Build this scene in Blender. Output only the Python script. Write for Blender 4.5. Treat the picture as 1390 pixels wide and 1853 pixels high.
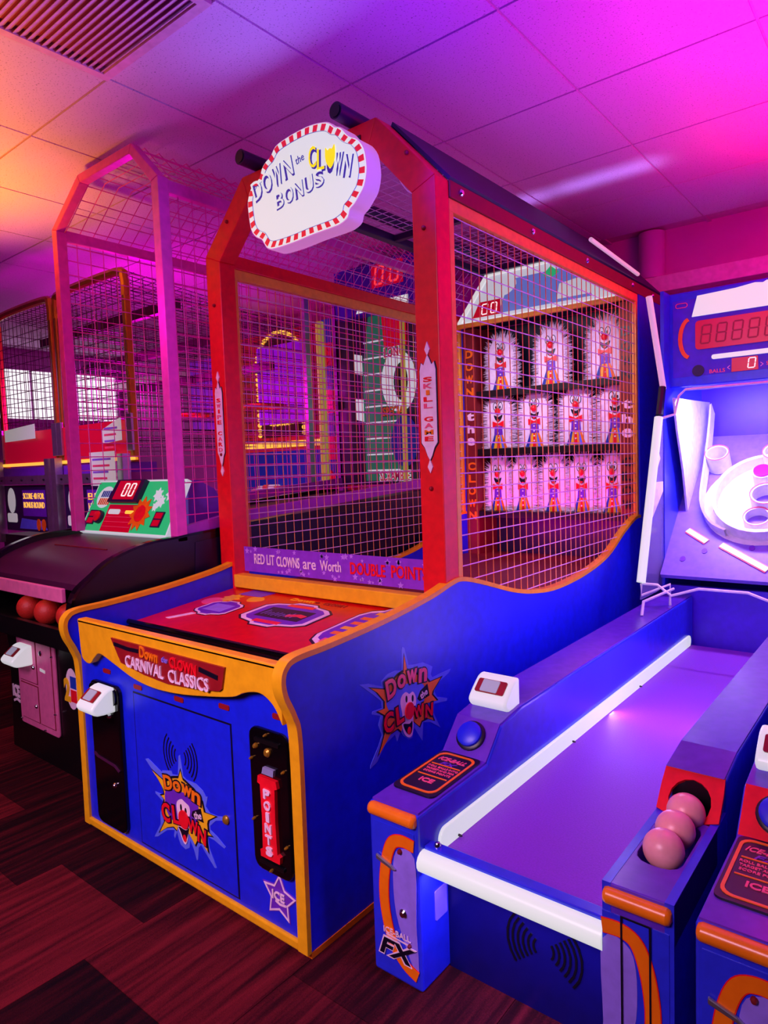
import bpy, bmesh, math, random
from mathutils import Vector, Matrix
random.seed(7)
for o in list(bpy.data.objects): bpy.data.objects.remove(o)
S = 0.83                     # the plan below is drawn in units of 0.83 m
SC = bpy.context.scene
COL = SC.collection
PI = math.pi

# ------------------------------------------------------------------ camera
cam_d = bpy.data.cameras.new('camera'); cam = bpy.data.objects.new('camera', cam_d); COL.objects.link(cam)
yaw, pitch, roll = -0.68141588, 0.06971281, -0.03456775
fwd = Vector((math.sin(yaw)*math.cos(pitch), math.cos(yaw)*math.cos(pitch), -math.sin(pitch)))
rgt = Vector((math.cos(yaw), -math.sin(yaw), 0)); up = rgt.cross(fwd)
r2 = math.cos(roll)*rgt + math.sin(roll)*up; u2 = -math.sin(roll)*rgt + math.cos(roll)*up
cam.matrix_world = Matrix(((r2.x, u2.x, -fwd.x, 0), (r2.y, u2.y, -fwd.y, 0), (r2.z, u2.z, -fwd.z, 1.52*S), (0, 0, 0, 1)))
cam_d.sensor_fit = 'VERTICAL'; cam_d.sensor_height = 36.0; cam_d.lens = 1224.9/1853*36.0
cam_d.clip_start = 0.02
SC.camera = cam

# ------------------------------------------------------------------ world, lights, exposure
wd = bpy.data.worlds.new('world'); SC.world = wd; wd.use_nodes = True
wd.node_tree.nodes['Background'].inputs[0].default_value = (0.30, 0.05, 0.42, 1)
wd.node_tree.nodes['Background'].inputs[1].default_value = 0.035
SC.view_settings.view_transform = 'Standard'; SC.view_settings.look = 'None'
SC.view_settings.exposure = 0.0; SC.view_settings.gamma = 1.0; SC.view_settings.use_curve_mapping = False

def aim(o, target):
    d = Vector(target)*S - o.location
    o.rotation_euler = d.to_track_quat('-Z', 'Y').to_euler()
def lamp(name, kind, loc, energy, col, target=None, size=0.3, size_y=None, spread=None, angle=60, blend=0.5):
    d = bpy.data.lights.new(name, kind); o = bpy.data.objects.new(name, d); COL.objects.link(o)
    o.location = Vector(loc)*S; d.energy = energy; d.color = col
    if kind == 'AREA':
        d.size = size*S
        if size_y: d.shape = 'RECTANGLE'; d.size_y = size_y*S
        if spread: d.spread = math.radians(spread)
    else:
        d.shadow_soft_size = size*S
    if kind == 'SPOT': d.spot_size = math.radians(angle); d.spot_blend = blend
    if target: aim(o, target)
    return o
# front room light, then unseen coloured fill lamps added to tint ceiling and machines
lamp('room_light', 'AREA', (-1.6, -1.6, 2.9), 25, (1.0, 0.60, 0.95), (-2.0, 1.5, 0.6), 2.2, 1.2, spread=75)
lamp('amber_ceiling_fill', 'SPOT', (-4.5, 1.25, 1.9), 170, (1.0, 0.40, 0.0), (-4.4, 1.35, 3.2), size=0.15, angle=98, blend=1.0)
lamp('amber_ceiling_fill', 'SPOT', (-3.25, 0.5, 2.0), 95, (1.0, 0.40, 0.0), (-3.2, 0.70, 3.2), size=0.15, angle=92, blend=1.0)
lamp('violet_fill', 'POINT', (-2.95, 1.75, 2.3), 4, (0.8, 0.0, 0.6), size=0.2)
lamp('magenta_ceiling_fill', 'SPOT', (-0.1, 2.8, 2.0), 75, (1.0, 0.0, 0.8), (-0.2, 2.85, 3.2), size=0.2, angle=125, blend=1.0)
lamp('magenta_fill', 'POINT', (-0.2, 2.9, 2.3), 9, (1.0, 0.0, 0.75), size=0.25)
lamp('red_fill', 'POINT', (-0.42, 4.15, 2.75), 24, (1.0, 0.0, 0.14), size=0.25)
lamp('blue_fill', 'POINT', (-1.45, 2.1, 2.62), 9, (0.07, 0.0, 1.0), size=0.3)
lamp('pink_fill', 'POINT', (-5.3, 3.3, 2.2), 55, (1.0, 0.0, 0.75), size=0.3)
lamp('lilac_fill', 'SPOT', (-4.7, 1.2, 2.6), 60, (0.75, 0.25, 1.0), (-5.3, 2.7, 1.5), size=0.2, angle=60, blend=0.8)

# ------------------------------------------------------------------ materials
def lin(c):
    return tuple(((v/255)/12.92 if v/255 <= 0.04045 else ((v/255+0.055)/1.055)**2.4) for v in c)
MATS = {}
def M(name, rgb=None, rough=0.45, metal=0.0, emit=0.0, vary=0.10, bump=0.0, scale=30.0, trans=0.0, alpha=1.0, ecol=None, spec=0.5):
    if name in MATS: return MATS[name]
    m = bpy.data.materials.new(name); m.use_nodes = True; MATS[name] = m
    nt = m.node_tree; b = nt.nodes['Principled BSDF']
    c = lin(rgb)
    b.inputs['Roughness'].default_value = rough; b.inputs['Metallic'].default_value = metal
    b.inputs['Specular IOR Level'].default_value = spec
    if trans: b.inputs['Transmission Weight'].default_value = trans
    b.inputs['Alpha'].default_value = alpha
    if emit:
        e = lin(ecol) if ecol else c
        b.inputs['Emission Color'].default_value = (*e, 1); b.inputs['Emission Strength'].default_value = emit
        b.inputs['Base Color'].default_value = tuple(v*0.5 for v in c)+(1,)
        return m
    tc = nt.nodes.new('ShaderNodeTexCoord'); nz = nt.nodes.new('ShaderNodeTexNoise')
    nz.inputs['Scale'].default_value = scale; nz.inputs['Detail'].default_value = 4
    nt.links.new(tc.outputs['Object'], nz.inputs['Vector'])
    cr = nt.nodes.new('ShaderNodeValToRGB')
    cr.color_ramp.elements[0].position = 0.3; cr.color_ramp.elements[1].position = 0.7
    cr.color_ramp.elements[0].color = tuple(v*(1-vary) for v in c)+(1,)
    cr.color_ramp.elements[1].color = tuple(min(1, v*(1+vary)) for v in c)+(1,)
    nt.links.new(nz.outputs['Fac'], cr.inputs['Fac']); nt.links.new(cr.outputs['Color'], b.inputs['Base Color'])
    if bump:
        bp = nt.nodes.new('ShaderNodeBump'); bp.inputs['Strength'].default_value = bump; bp.inputs['Distance'].default_value = 0.002
        nt.links.new(nz.outputs['Fac'], bp.inputs['Height']); nt.links.new(bp.outputs['Normal'], b.inputs['Normal'])
    return m

M('cab_blue', (12, 32, 228), 0.42, spec=0.7); M('cab_yellow', (250, 178, 20), 0.38); M('frame_red', (232, 10, 24), 0.4)
M('mesh_yellow', (240, 170, 50), 0.4); M('wire_orange', (240, 150, 70), 0.4); M('wire_pale', (225, 190, 225), 0.4)
M('black', (10, 8, 12), 0.35); M('black_gloss', (6, 4, 8), 0.15); M('dark_violet', (40, 14, 70), 0.4)
M('deck_red', (215, 6, 16), 0.3); M('orange', (255, 120, 8), 0.4); M('orange_gloss', (255, 128, 20), 0.25)
M('white', (235, 235, 240), 0.4); M('pink_white', (250, 215, 235), 0.4); M('lilac', (150, 120, 235), 0.4); M('purple', (110, 40, 190), 0.4)
M('halo_blue', (95, 115, 250), 0.35); M('ink', (14, 6, 30), 0.4); M('logo_yellow', (255, 190, 30), 0.35); M('logo_orange', (255, 125, 20), 0.35)
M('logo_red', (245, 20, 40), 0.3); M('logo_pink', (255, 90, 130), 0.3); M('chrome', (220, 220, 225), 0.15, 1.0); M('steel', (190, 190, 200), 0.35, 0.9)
M('pink_frame', (240, 70, 190), 0.35); M('pink_metal', (225, 105, 160), 0.42); M('plaque', (150, 20, 30), 0.4); M('skee_blue', (40, 50, 225), 0.28, spec=0.6)
M('skee_top', (95, 45, 190), 0.25); M('lane', (128, 45, 198), 0.62, bump=0.4, scale=220); M('panel_purple', (100, 40, 235), 0.35)
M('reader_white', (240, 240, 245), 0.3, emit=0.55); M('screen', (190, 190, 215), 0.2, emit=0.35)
M('tube', (226, 230, 228), 0.3, emit=0.74); M('sign_white', (232, 236, 234), 0.3, emit=0.78); M('sign_red', (235, 30, 60), 0.3, emit=0.7); M('sign_side', (245, 150, 235), 0.3, emit=0.45)
M('sign_yellow', (250, 225, 20), 0.3, emit=0.9); M('sign_blue', (50, 40, 170), 0.3, emit=0.6)
M('led_red', (255, 60, 70), 0.3, emit=1.0); M('led_white', (255, 235, 235), 0.3, emit=1.0); M('disp_red', (200, 0, 40), 0.25, emit=0.55); M('disp_dark', (70, 0, 30), 0.8); M('kick_blue', (10, 8, 80), 0.35)
M('header_pale', (210, 215, 225), 0.3, emit=0.62); M('header_blue', (110, 130, 215), 0.3, emit=0.55); M('green_print', (40, 195, 120), 0.4, emit=0.6); M('green_field', (20, 150, 110), 0.5, emit=0.22)
M('fur', (240, 225, 240), 0.8); M('rubber', (25, 10, 25), 0.6); M('ball', (250, 165, 165), 0.32); M('basketball', (200, 40, 30), 0.5, bump=0.5, scale=200)
M('wall', (215, 110, 205), 0.7, vary=0.05, scale=6); M('ledge', (245, 190, 225), 0.6); M('wall_far', (190, 120, 190), 0.7)
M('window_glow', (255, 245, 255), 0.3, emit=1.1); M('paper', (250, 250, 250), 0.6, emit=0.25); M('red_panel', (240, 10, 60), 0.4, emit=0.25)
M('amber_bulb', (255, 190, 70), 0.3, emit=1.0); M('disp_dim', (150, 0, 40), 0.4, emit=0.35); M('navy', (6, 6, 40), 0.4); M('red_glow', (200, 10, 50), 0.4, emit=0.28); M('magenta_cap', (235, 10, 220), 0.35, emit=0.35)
M('target_white', (225, 225, 228), 0.4); M('board_lilac', (130, 105, 215), 0.4); M('acrylic', (180, 170, 235), 0.12, alpha=0.28); M('banner', (150, 60, 215), 0.25, alpha=0.82)
M('star_lilac', (190, 120, 235), 0.3); M('cage_purple', (70, 10, 210), 0.4); M('vent', (225, 160, 200), 0.5); M('tee_bar', (200, 140, 190), 0.5)
M('gold_metal', (190, 140, 40), 0.3, 0.6); M('roof_vinyl', (24, 8, 60), 0.5); M('beam_dark', (70, 20, 60), 0.35); M('violet_rail', (165, 50, 190), 0.4)
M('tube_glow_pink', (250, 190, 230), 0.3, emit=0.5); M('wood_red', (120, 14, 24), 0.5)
M('sea_blue', (30, 60, 200), 0.4, emit=0.12); M('tiger', (240, 180, 60), 0.7); M('pole_yellow', (235, 220, 90), 0.4, emit=0.2); M('grey_panel', (140, 140, 180), 0.5)

def carpet_mat():
    m = bpy.data.materials.new('carpet'); m.use_nodes = True; nt = m.node_tree; b = nt.nodes['Principled BSDF']; L = nt.links
    b.inputs['Roughness'].default_value = 0.95; b.inputs['Specular IOR Level'].default_value = 0.1
    tc = nt.nodes.new('ShaderNodeTexCoord'); oi = nt.nodes.new('ShaderNodeObjectInfo')
    mp = nt.nodes.new('ShaderNodeMapping'); mp.inputs['Scale'].default_value = (42, 2.4, 1)
    ad = nt.nodes.new('ShaderNodeVectorMath'); ad.operation = 'ADD'
    L.new(tc.outputs['Object'], ad.inputs[0]); L.new(oi.outputs['Location'], ad.inputs[1])
    L.new(ad.outputs[0], mp.inputs['Vector'])
    n1 = nt.nodes.new('ShaderNodeTexNoise'); n1.inputs['Scale'].default_value = 1.0; n1.inputs['Detail'].default_value = 5; L.new(mp.outputs[0], n1.inputs['Vector'])
    n2 = nt.nodes.new('ShaderNodeTexNoise'); n2.inputs['Scale'].default_value = 320; L.new(tc.outputs['Object'], n2.inputs['Vector'])
    a1 = nt.nodes.new('ShaderNodeMath'); a1.operation = 'MULTIPLY_ADD'; a1.inputs[1].default_value = 1.3; L.new(n1.outputs['Fac'], a1.inputs[0])
    a2 = nt.nodes.new('ShaderNodeMath'); a2.operation = 'MULTIPLY_ADD'; a2.inputs[1].default_value = 0.62; a2.inputs[2].default_value = -0.62; L.new(oi.outputs['Random'], a2.inputs[0]); L.new(a2.outputs[0], a1.inputs[2])
    a3 = nt.nodes.new('ShaderNodeMath'); a3.operation = 'MULTIPLY_ADD'; a3.inputs[1].default_value = 0.35; L.new(n2.outputs['Fac'], a3.inputs[0]); L.new(a1.outputs[0], a3.inputs[2])
    cr = nt.nodes.new('ShaderNodeValToRGB'); e = cr.color_ramp.elements
    e[0].position = 0.18; e[0].color = (*lin((20, 5, 12)), 1); e[1].position = 0.95; e[1].color = (*lin((112, 24, 34)), 1)
    x = cr.color_ramp.elements.new(0.5); x.color = (*lin((52, 7, 17)), 1)
    L.new(a3.outputs[0], cr.inputs['Fac']); L.new(cr.outputs['Color'], b.inputs['Base Color'])
    bp = nt.nodes.new('ShaderNodeBump'); bp.inputs['Strength'].default_value = 0.6; bp.inputs['Distance'].default_value = 0.003
    L.new(n2.outputs['Fac'], bp.inputs['Height']); L.new(bp.outputs['Normal'], b.inputs['Normal'])
    MATS['carpet'] = m
carpet_mat()
def ceiling_mat():
    m = bpy.data.materials.new('ceiling_tile'); m.use_nodes = True; nt = m.node_tree; b = nt.nodes['Principled BSDF']; L = nt.links
    b.inputs['Roughness'].default_value = 0.8; b.inputs['Specular IOR Level'].default_value = 0.25
    tc = nt.nodes.new('ShaderNodeTexCoord')
    vo = nt.nodes.new('ShaderNodeTexNoise'); vo.inputs['Scale'].default_value = 150; vo.inputs['Detail'].default_value = 2; L.new(tc.outputs['Object'], vo.inputs['Vector'])
    cr = nt.nodes.new('ShaderNodeValToRGB'); e = cr.color_ramp.elements
    e[0].position = 0.28; e[0].color = (*lin((150, 110, 155)), 1); e[1].position = 0.40; e[1].color = (*lin((222, 178, 226)), 1)
    L.new(vo.outputs['Fac'], cr.inputs['Fac']); L.new(cr.outputs['Color'], b.inputs['Base Color'])
    bp = nt.nodes.new('ShaderNodeBump'); bp.inputs['Strength'].default_value = 0.4; bp.inputs['Distance'].default_value = 0.003
    L.new(cr.outputs['Color'], bp.inputs['Height']); L.new(bp.outputs['Normal'], b.inputs['Normal'])
    MATS['ceiling_tile'] = m
ceiling_mat()

# ------------------------------------------------------------------ mesh helpers
ORG = {}
class Fr:                                    # a flat drawing frame: (u, v) on a surface, n points out of it
    def __init__(s, O, ux, uy, n): s.O = Vector(O); s.ux = Vector(ux); s.uy = Vector(uy); s.n = Vector(n)
    def p(s, u, v, d=0.0): return s.O + s.ux*u + s.uy*v + s.n*d
GLY = {}
def glyph(txt, bold=0.0):
    k = (txt, bold)
    if k not in GLY:
        cu = bpy.data.curves.new('t', 'FONT'); cu.body = txt; cu.size = 1.0; cu.offset = bold; cu.resolution_u = 3; cu.extrude = 0.01
        ob = bpy.data.objects.new('t', cu); me = ob.to_mesh()
        vs = [v.co.copy() for v in me.vertices]; fs = [tuple(p.vertices) for p in me.polygons]
        ob.to_mesh_clear(); bpy.data.objects.remove(ob); bpy.data.curves.remove(cu)
        x0 = min(v.x for v in vs); x1 = max(v.x for v in vs); y0 = min(v.y for v in vs); y1 = max(v.y for v in vs)
        GLY[k] = ([((v.x-(x0+x1)/2)/(x1-x0), (v.y-(y0+y1)/2)/(y1-y0), 1 if v.z > 0 else 0) for v in vs], fs)
    return GLY[k]
def smooth(pts, n=6, closed=True):
    out = []; m = len(pts)
    for i in range(m if closed else m-1):
        g = lambda j: pts[j % m] if closed else pts[max(0, min(m-1, j))]
        a, b, c, d = g(i-1), g(i), g(i+1), g(i+2)
        for k in range(n):
            t = k/n
            out.append(tuple(0.5*((2*b[q])+(-a[q]+c[q])*t+(2*a[q]-5*b[q]+4*c[q]-d[q])*t*t+(-a[q]+3*b[q]-3*c[q]+d[q])*t**3) for q in range(len(b))))
    if not closed: out.append(tuple(pts[-1]))
    return out
def rrect(u0, u1, v0, v1, r, n=4):
    out = []
    for cx, cy, a in ((u1-r, v1-r, 0), (u0+r, v1-r, 90), (u0+r, v0+r, 180), (u1-r, v0+r, 270)):
        for k in range(n+1):
            t = math.radians(a+90*k/n); out.append((cx+r*math.cos(t), cy+r*math.sin(t)))
    return out
def ell(cx, cy, rx, ry, n=20, rot=0.0, a0=0, a1=360):
    c, s = math.cos(rot), math.sin(rot); out = []
    full = abs(a1-a0) >= 360
    for k in range(n if full else n+1):
        t = math.radians(a0+(a1-a0)*k/n); x, y = rx*math.cos(t), ry*math.sin(t)
        out.append((cx+x*c-y*s, cy+x*s+y*c))
    return out
def band(path, w):                           # ribbon polygon along a polyline
    L, R = [], []
    for i, p in enumerate(path):
        a = path[max(0, i-1)]; b = path[min(len(path)-1, i+1)]
        dx, dy = b[0]-a[0], b[1]-a[1]; l = math.hypot(dx, dy) or 1
        L.append((p[0]-dy/l*w/2, p[1]+dx/l*w/2)); R.append((p[0]+dy/l*w/2, p[1]-dx/l*w/2))
    return L, R
def starpts(cx, cy, r, r2=None, n=5, rot=PI/2):
    r2 = r2 or r*0.45
    return [(cx+(r if k % 2 == 0 else r2)*math.cos(rot+k*PI/n), cy+(r if k % 2 == 0 else r2)*math.sin(rot+k*PI/n)) for k in range(2*n)]

class MB:
    def __init__(s): s.v = []; s.f = []
    def add(s, vs, fs):
        b = len(s.v); s.v += [Vector(x) for x in vs]; s.f += [tuple(b+i for i in f) for f in fs]; return s
    def box(s, x0, x1, y0, y1, z0, z1):
        return s.add([(x0, y0, z0), (x1, y0, z0), (x1, y1, z0), (x0, y1, z0), (x0, y0, z1), (x1, y0, z1), (x1, y1, z1), (x0, y1, z1)],
                     [(0, 3, 2, 1), (4, 5, 6, 7), (0, 1, 5, 4), (1, 2, 6, 5), (2, 3, 7, 6), (3, 0, 4, 7)])
    def prism(s, pts, fr, d0, d1):           # extruded outline in a frame
        n = len(pts)
        return s.add([fr.p(u, v, d0) for u, v in pts]+[fr.p(u, v, d1) for u, v in pts],
                     [tuple(range(n-1, -1, -1)), tuple(range(n, 2*n))]+[(i, (i+1) % n, n+(i+1) % n, n+i) for i in range(n)])
    def ribbon(s, path, w, fr, d0, d1, closed=False):
        L, R = band(path if not closed else path+[path[0]], w)
        m = len(L)
        vs = [fr.p(*p, d0) for p in L]+[fr.p(*p, d0) for p in R]+[fr.p(*p, d1) for p in L]+[fr.p(*p, d1) for p in R]
        fs = []
        for i in range(m-1):
            fs += [(2*m+i, 2*m+i+1, 3*m+i+1, 3*m+i), (i, m+i, m+i+1, i+1), (i, i+1, 2*m+i+1, 2*m+i), (m+i, 3*m+i, 3*m+i+1, m+i+1)]
        fs += [(0, 2*m, 3*m, m), (m-1, 2*m-1, 4*m-1, 3*m-1)]
        return s.add(vs, fs)
    def ring(s, outer, inner, fr, d0, d1):   # frame between two outlines of equal count
        n = len(outer)
        vs = [fr.p(*p, d0) for p in outer]+[fr.p(*p, d0) for p in inner]+[fr.p(*p, d1) for p in outer]+[fr.p(*p, d1) for p in inner]
        fs = []
        for i in range(n):
            j = (i+1) % n
            fs += [(2*n+i, 2*n+j, 3*n+j, 3*n+i), (i, n+i, n+j, j), (i, j, 2*n+j, 2*n+i), (n+i, 3*n+i, 3*n+j, n+j)]
        return s.add(vs, fs)
    def tube(s, pts, r, n=8, closed=False):
        pts = [Vector(p) for p in pts]; m = len(pts); vs = []; fs = []; up0 = None
        for i, p in enumerate(pts):
            a = pts[(i-1) % m] if closed or i > 0 else p; b = pts[(i+1) % m] if closed or i < m-1 else p
            t = (b-a).normalized()
            if up0 is None: up0 = Vector((0, 0, 1)) if abs(t.z) < 0.9 else Vector((1, 0, 0))
            e1 = (up0-t*up0.dot(t)).normalized(); up0 = e1; e2 = t.cross(e1)
            rr = r[i] if isinstance(r, (list, tuple)) else r
            for k in range(n): vs.append(p+e1*rr*math.cos(2*PI*k/n)+e2*rr*math.sin(2*PI*k/n))
        for i in range(m if closed else m-1):
            for k in range(n):
                a = i*n+k; b = i*n+(k+1) % n; i2 = (i+1) % m
                fs.append((a, b, i2*n+(k+1) % n, i2*n+k))
        if not closed: fs += [tuple(range(n-1, -1, -1)), tuple((m-1)*n+k for k in range(n))]
        return s.add(vs, fs)
    def cyl(s, p0, p1, r0, r1=None, n=18):
        r1 = r0 if r1 is None else r1
        return s.tube([p0, p1], [r0, r1], n)
    def wire(s, p0, p1, r): return s.tube([p0, p1], r, 4)
    def lathe(s, prof, c, ax=(0, 0, 1), n=20):
        c = Vector(c); ax = Vector(ax).normalized(); e1 = ax.orthogonal().normalized(); e2 = ax.cross(e1); vs = []; fs = []
        for r, h in prof:
            for k in range(n): vs.append(c+ax*h+e1*r*math.cos(2*PI*k/n)+e2*r*math.sin(2*PI*k/n))
        for i in range(len(prof)-1):
            for k in range(n): fs.append((i*n+k, i*n+(k+1) % n, (i+1)*n+(k+1) % n, (i+1)*n+k))
        fs += [tuple(range(n-1, -1, -1)), tuple((len(prof)-1)*n+k for k in range(n))]
        return s.add(vs, fs)
    def ball(s, c, rx, ry=None, rz=None, nu=18, nv=10):
        ry = ry or rx; rz = rz or rx; c = Vector(c); vs = []; fs = []
        for i in range(nv+1):
            t = PI*i/nv
            for k in range(nu):
                a = 2*PI*k/nu; vs.append(c+Vector((rx*math.sin(t)*math.cos(a), ry*math.sin(t)*math.sin(a), rz*math.cos(t))))
        for i in range(nv):
            for k in range(nu): fs.append((i*nu+k, (i+1)*nu+k, (i+1)*nu+(k+1) % nu, i*nu+(k+1) % nu))
        return s.add(vs, fs)
    def text(s, fr, txt, cx, cy, w, h, d0, d1, rot=0.0, shear=0.0, bold=0.0):
        vs, fs = glyph(txt, bold); c, sn = math.cos(rot), math.sin(rot)
        out = []
        for x, y, z in vs:
            X, Y = (x*w + shear*y*h), y*h
            out.append(fr.p(cx+X*c-Y*sn, cy+X*sn+Y*c, d1 if z else d0))
        return s.add(out, fs)
    def seg(s, fr, ch, cx, cy, w, h, d0, d1, t=None, lean=0.12):
        t = t or w*0.16; on = {'0': 'abcdef', '1': 'bc', '4': 'fgbc', '8': 'abcdefg', 'U': 'bcdef', '-': 'g', '7': 'abc'}[ch]
        x, y = w/2, h/2; gp = t*0.35
        segs = {'a': ((-x, y), (x, y)), 'b': ((x, y), (x, 0)), 'c': ((x, 0), (x, -y)), 'd': ((-x, -y), (x, -y)), 'e': ((-x, 0), (-x, -y)), 'f': ((-x, y), (-x, 0)), 'g': ((-x, 0), (x, 0))}
        for k in on:
            (a, b), (c, d) = segs[k]
            l = math.hypot(c-a, d-b); ux, uy = (c-a)/l, (d-b)/l
            a += ux*gp; b += uy*gp; c -= ux*gp; d -= uy*gp
            q = [(a-uy*t/2, b+ux*t/2), (a+uy*t/2, b-ux*t/2), (c+uy*t/2, d-ux*t/2), (c-uy*t/2, d+ux*t/2)]
            s.prism([(cx+u+lean*v, cy+v) for u, v in q], fr, d0, d1)
        return s
    def build(s, name, mat, parent=None, sm=False, bevel=0.0, kind=None, label=None):
        xs = [v.x for v in s.v]; ys = [v.y for v in s.v]; zs = [v.z for v in s.v]
        org = Vector(((min(xs)+max(xs))/2, (min(ys)+max(ys))/2, min(zs)))
        me = bpy.data.meshes.new(name); me.from_pydata([(v-org)*S for v in s.v], [], s.f)
        bm = bmesh.new(); bm.from_mesh(me); bmesh.ops.recalc_face_normals(bm, faces=bm.faces); bm.to_mesh(me); bm.free()
        if sm:
            me.polygons.foreach_set('use_smooth', [True]*len(me.polygons))
            if hasattr(me, 'set_sharp_from_angle'): me.set_sharp_from_angle(angle=math.radians(40))
        me.materials.append(MATS[mat]); me.update()
        o = bpy.data.objects.new(name, me); COL.objects.link(o); ORG[o.name] = org
        if parent: o.parent = parent; o.location = (org-ORG[parent.name])*S
        else: o.location = org*S
        if bevel:
            b = o.modifiers.new('bevel', 'BEVEL'); b.width = bevel*S; b.segments = 2; b.limit_method = 'ANGLE'; b.angle_limit = math.radians(50)
        if kind: o['kind'] = kind
        if label: o['label'] = label
        return o
def thing(name, label, cat, base, group=None):
    o = bpy.data.objects.new(name, None); COL.objects.link(o); o.empty_display_size = 0.1
    o.location = Vector(base)*S; ORG[o.name] = Vector(base); o['label'] = label; o['category'] = cat
    if group: o['group'] = group
    return o
def tag(o, label, cat, group=None):
    o['label'] = label; o['category'] = cat
    if group: o['group'] = group
    return o
def struct(o): o['kind'] = 'structure'; return o
def copy_tree(o, dx, parent=None):
    c = o.copy(); COL.objects.link(c)
    for ch in list(o.children): copy_tree(ch, None, c)
    if parent: c.parent = parent
    if dx is not None: c.location = o.location + Vector(dx)*S; ORG[c.name] = ORG[o.name]+Vector(dx)
    return c
def share(o, loc, parent):                   # a sibling that uses the same mesh
    c = o.copy(); COL.objects.link(c); c.parent = parent; c.location = (Vector(loc)-ORG[parent.name])*S
    return c
B = lambda *a: MB().box(*a)

# ================================================================== the room
FL = struct(B(-9.4, 2.2, -2.4, 5.5, -0.08, -0.006).build('floor', 'carpet'))
tile = None
cols = {-5.53: .4, -4.95: .9, -4.37: .7, -3.79: 1.27, -3.21: .993, -2.63: 1.16, -2.05: .953, -1.47: 1.30, -0.89: 1.05, -0.31: 1.2}
tones = {(-2.63, 0): .95, (-2.63, 1): .28, (-2.05, 0): .12, (-2.05, 1): .85, (-3.21, 0): .80, (-3.21, 1): .35, (-3.79, 0): .9, (-3.79, 1): .4, (-1.47, 0): .75, (-1.47, 1): .55}
for x, yb in cols.items():
    for k in range(-2, 4):
        y0 = yb+(k-1)*0.58
        if y0 > 2.4 or y0 < -0.8: continue
        if tile is None:
            tile = B(x+.001, x+.579, y0+.001, y0+.579, -0.006, 0.0).build('carpet_tile', 'carpet', FL)
            o = tile
        else: o = share(tile, (x+.29, y0+.29, -0.006), FL)
        t = tones.get((x, k), random.uniform(.25, .8)); o.color = (t, t, t, 1)
nt = MATS['carpet'].node_tree
oi = [n for n in nt.nodes if n.type == 'OBJECT_INFO'][0]
for l in list(nt.links):
    if l.from_socket == oi.outputs['Random']:
        ts = l.to_socket; nt.links.remove(l); nt.links.new(oi.outputs['Color'], ts)
FL.color = (.4, .4, .4, 1)

CE = struct(B(-9.4, 2.2, -2.4, 5.5, 3.225, 3.30).build('ceiling', 'tee_bar'))
ct = None; P = .735; VX, VY = -2.765, 0.905
for i in range(-10, 7):
    for j in range(-7, 4):
        x0 = -2.03+P*i; y0 = 3.11+P*j
        if x0 < -9.4 or x0+P > 2.25 or y0+P > 5.52: continue
        if abs(x0-VX) < .02 and abs(y0-VY) < .02: continue
        if ct is None: ct = B(x0+.006, x0+P-.006, y0+.006, y0+P-.006, 3.205, 3.222).build('ceiling_tile', 'ceiling_tile', CE)
        else: share(ct, (x0+P/2, y0+P/2, 3.205), CE)
for i in range(-10, 7): B(-2.03+P*i-.012, -2.03+P*i+.012, -2.4, 5.5, 3.212, 3.224).build('tee_bar', 'tee_bar', CE)
for j in range(-7, 4): B(-9.4, 2.2, 3.11+P*j-.012, 3.11+P*j+.012, 3.213, 3.224).build('tee_bar', 'tee_bar', CE)

V = thing('air_vent', 'square louvred air vent set in the ceiling at top left', 'vent', (VX+P/2, VY+P/2, 3.18))
fr = Fr((0, 0, 3.19), (1, 0, 0), (0, 1, 0), (0, 0, -1))
q = lambda m: [(VX+m, VY+m), (VX+P-m, VY+m), (VX+P-m, VY+P-m), (VX+m, VY+P-m)]
MB().ring(q(.008), q(.045), fr, -.015, .004).build('vent_frame', 'vent', V)
B(VX+.04, VX+P-.04, VY+.04, VY+P-.04, 3.216, 3.221).build('vent_backing', 'violet_rail', V)
sl = None
for k in range(24):
    y = VY+.06+k*.0268
    if sl is None:
        m = MB(); m.add([(VX+.045, y, 3.188), (VX+P-.045, y, 3.188), (VX+P-.045, y+.0225, 3.200), (VX+.045, y+.0225, 3.200), (VX+.045, y, 3.191), (VX+P-.045, y, 3.191), (VX+P-.045, y+.0225, 3.203), (VX+.045, y+.0225, 3.203)],
              [(0, 1, 2, 3), (4, 7, 6, 5), (0, 4, 5, 1), (3, 2, 6, 7), (0, 3, 7, 4), (1, 5, 6, 2)])
        sl = m.build('slat', 'vent', V)
    else: share(sl, (VX+P/2, y+.01125, 3.188), V)

WB = struct(B(-9.4, 2.2, 5.5, 5.6, 0, 3.3).build('wall_back', 'wall'))
struct(B(-9.4, 2.2, 5.36, 5.5, 2.74, 2.86).build('trim_1', 'ledge', bevel=.006))
c = MB(); c.cyl((-1.69, 5.44, 2.86), (-1.69, 5.44, 3.205), .095, n=24); struct(c.build('trim_2', 'wall', sm=True))
WL = struct(B(-9.5, -9.4, -2.4, 5.6, 0, 3.3).build('wall_left', 'wall_far'))
wf = Fr((-9.4, 0, 0), (0, 1, 0), (0, 0, 1), (1, 0, 0))
wn = struct(MB().ring([(2.9, 2.24), (5.45, 2.24), (5.45, 2.98), (2.9, 2.98)], [(2.96, 2.29), (5.39, 2.29), (5.39, 2.93), (2.96, 2.93)], wf, 0, .04).build('window_1', 'wall_far'))
for k in range(4): MB().prism([(2.96+.61*k, 2.29), (2.96+.61*k+.59, 2.29), (2.96+.61*k+.59, 2.93), (2.96+.61*k, 2.93)], wf, .01, .02).build('pane', 'window_glow', wn)
for k in range(1, 4): B(-9.4, -9.36, 2.955+.61*k-.012, 2.955+.61*k+.004, 2.29, 2.93).build('mullion', 'wall_far', wn)

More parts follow.
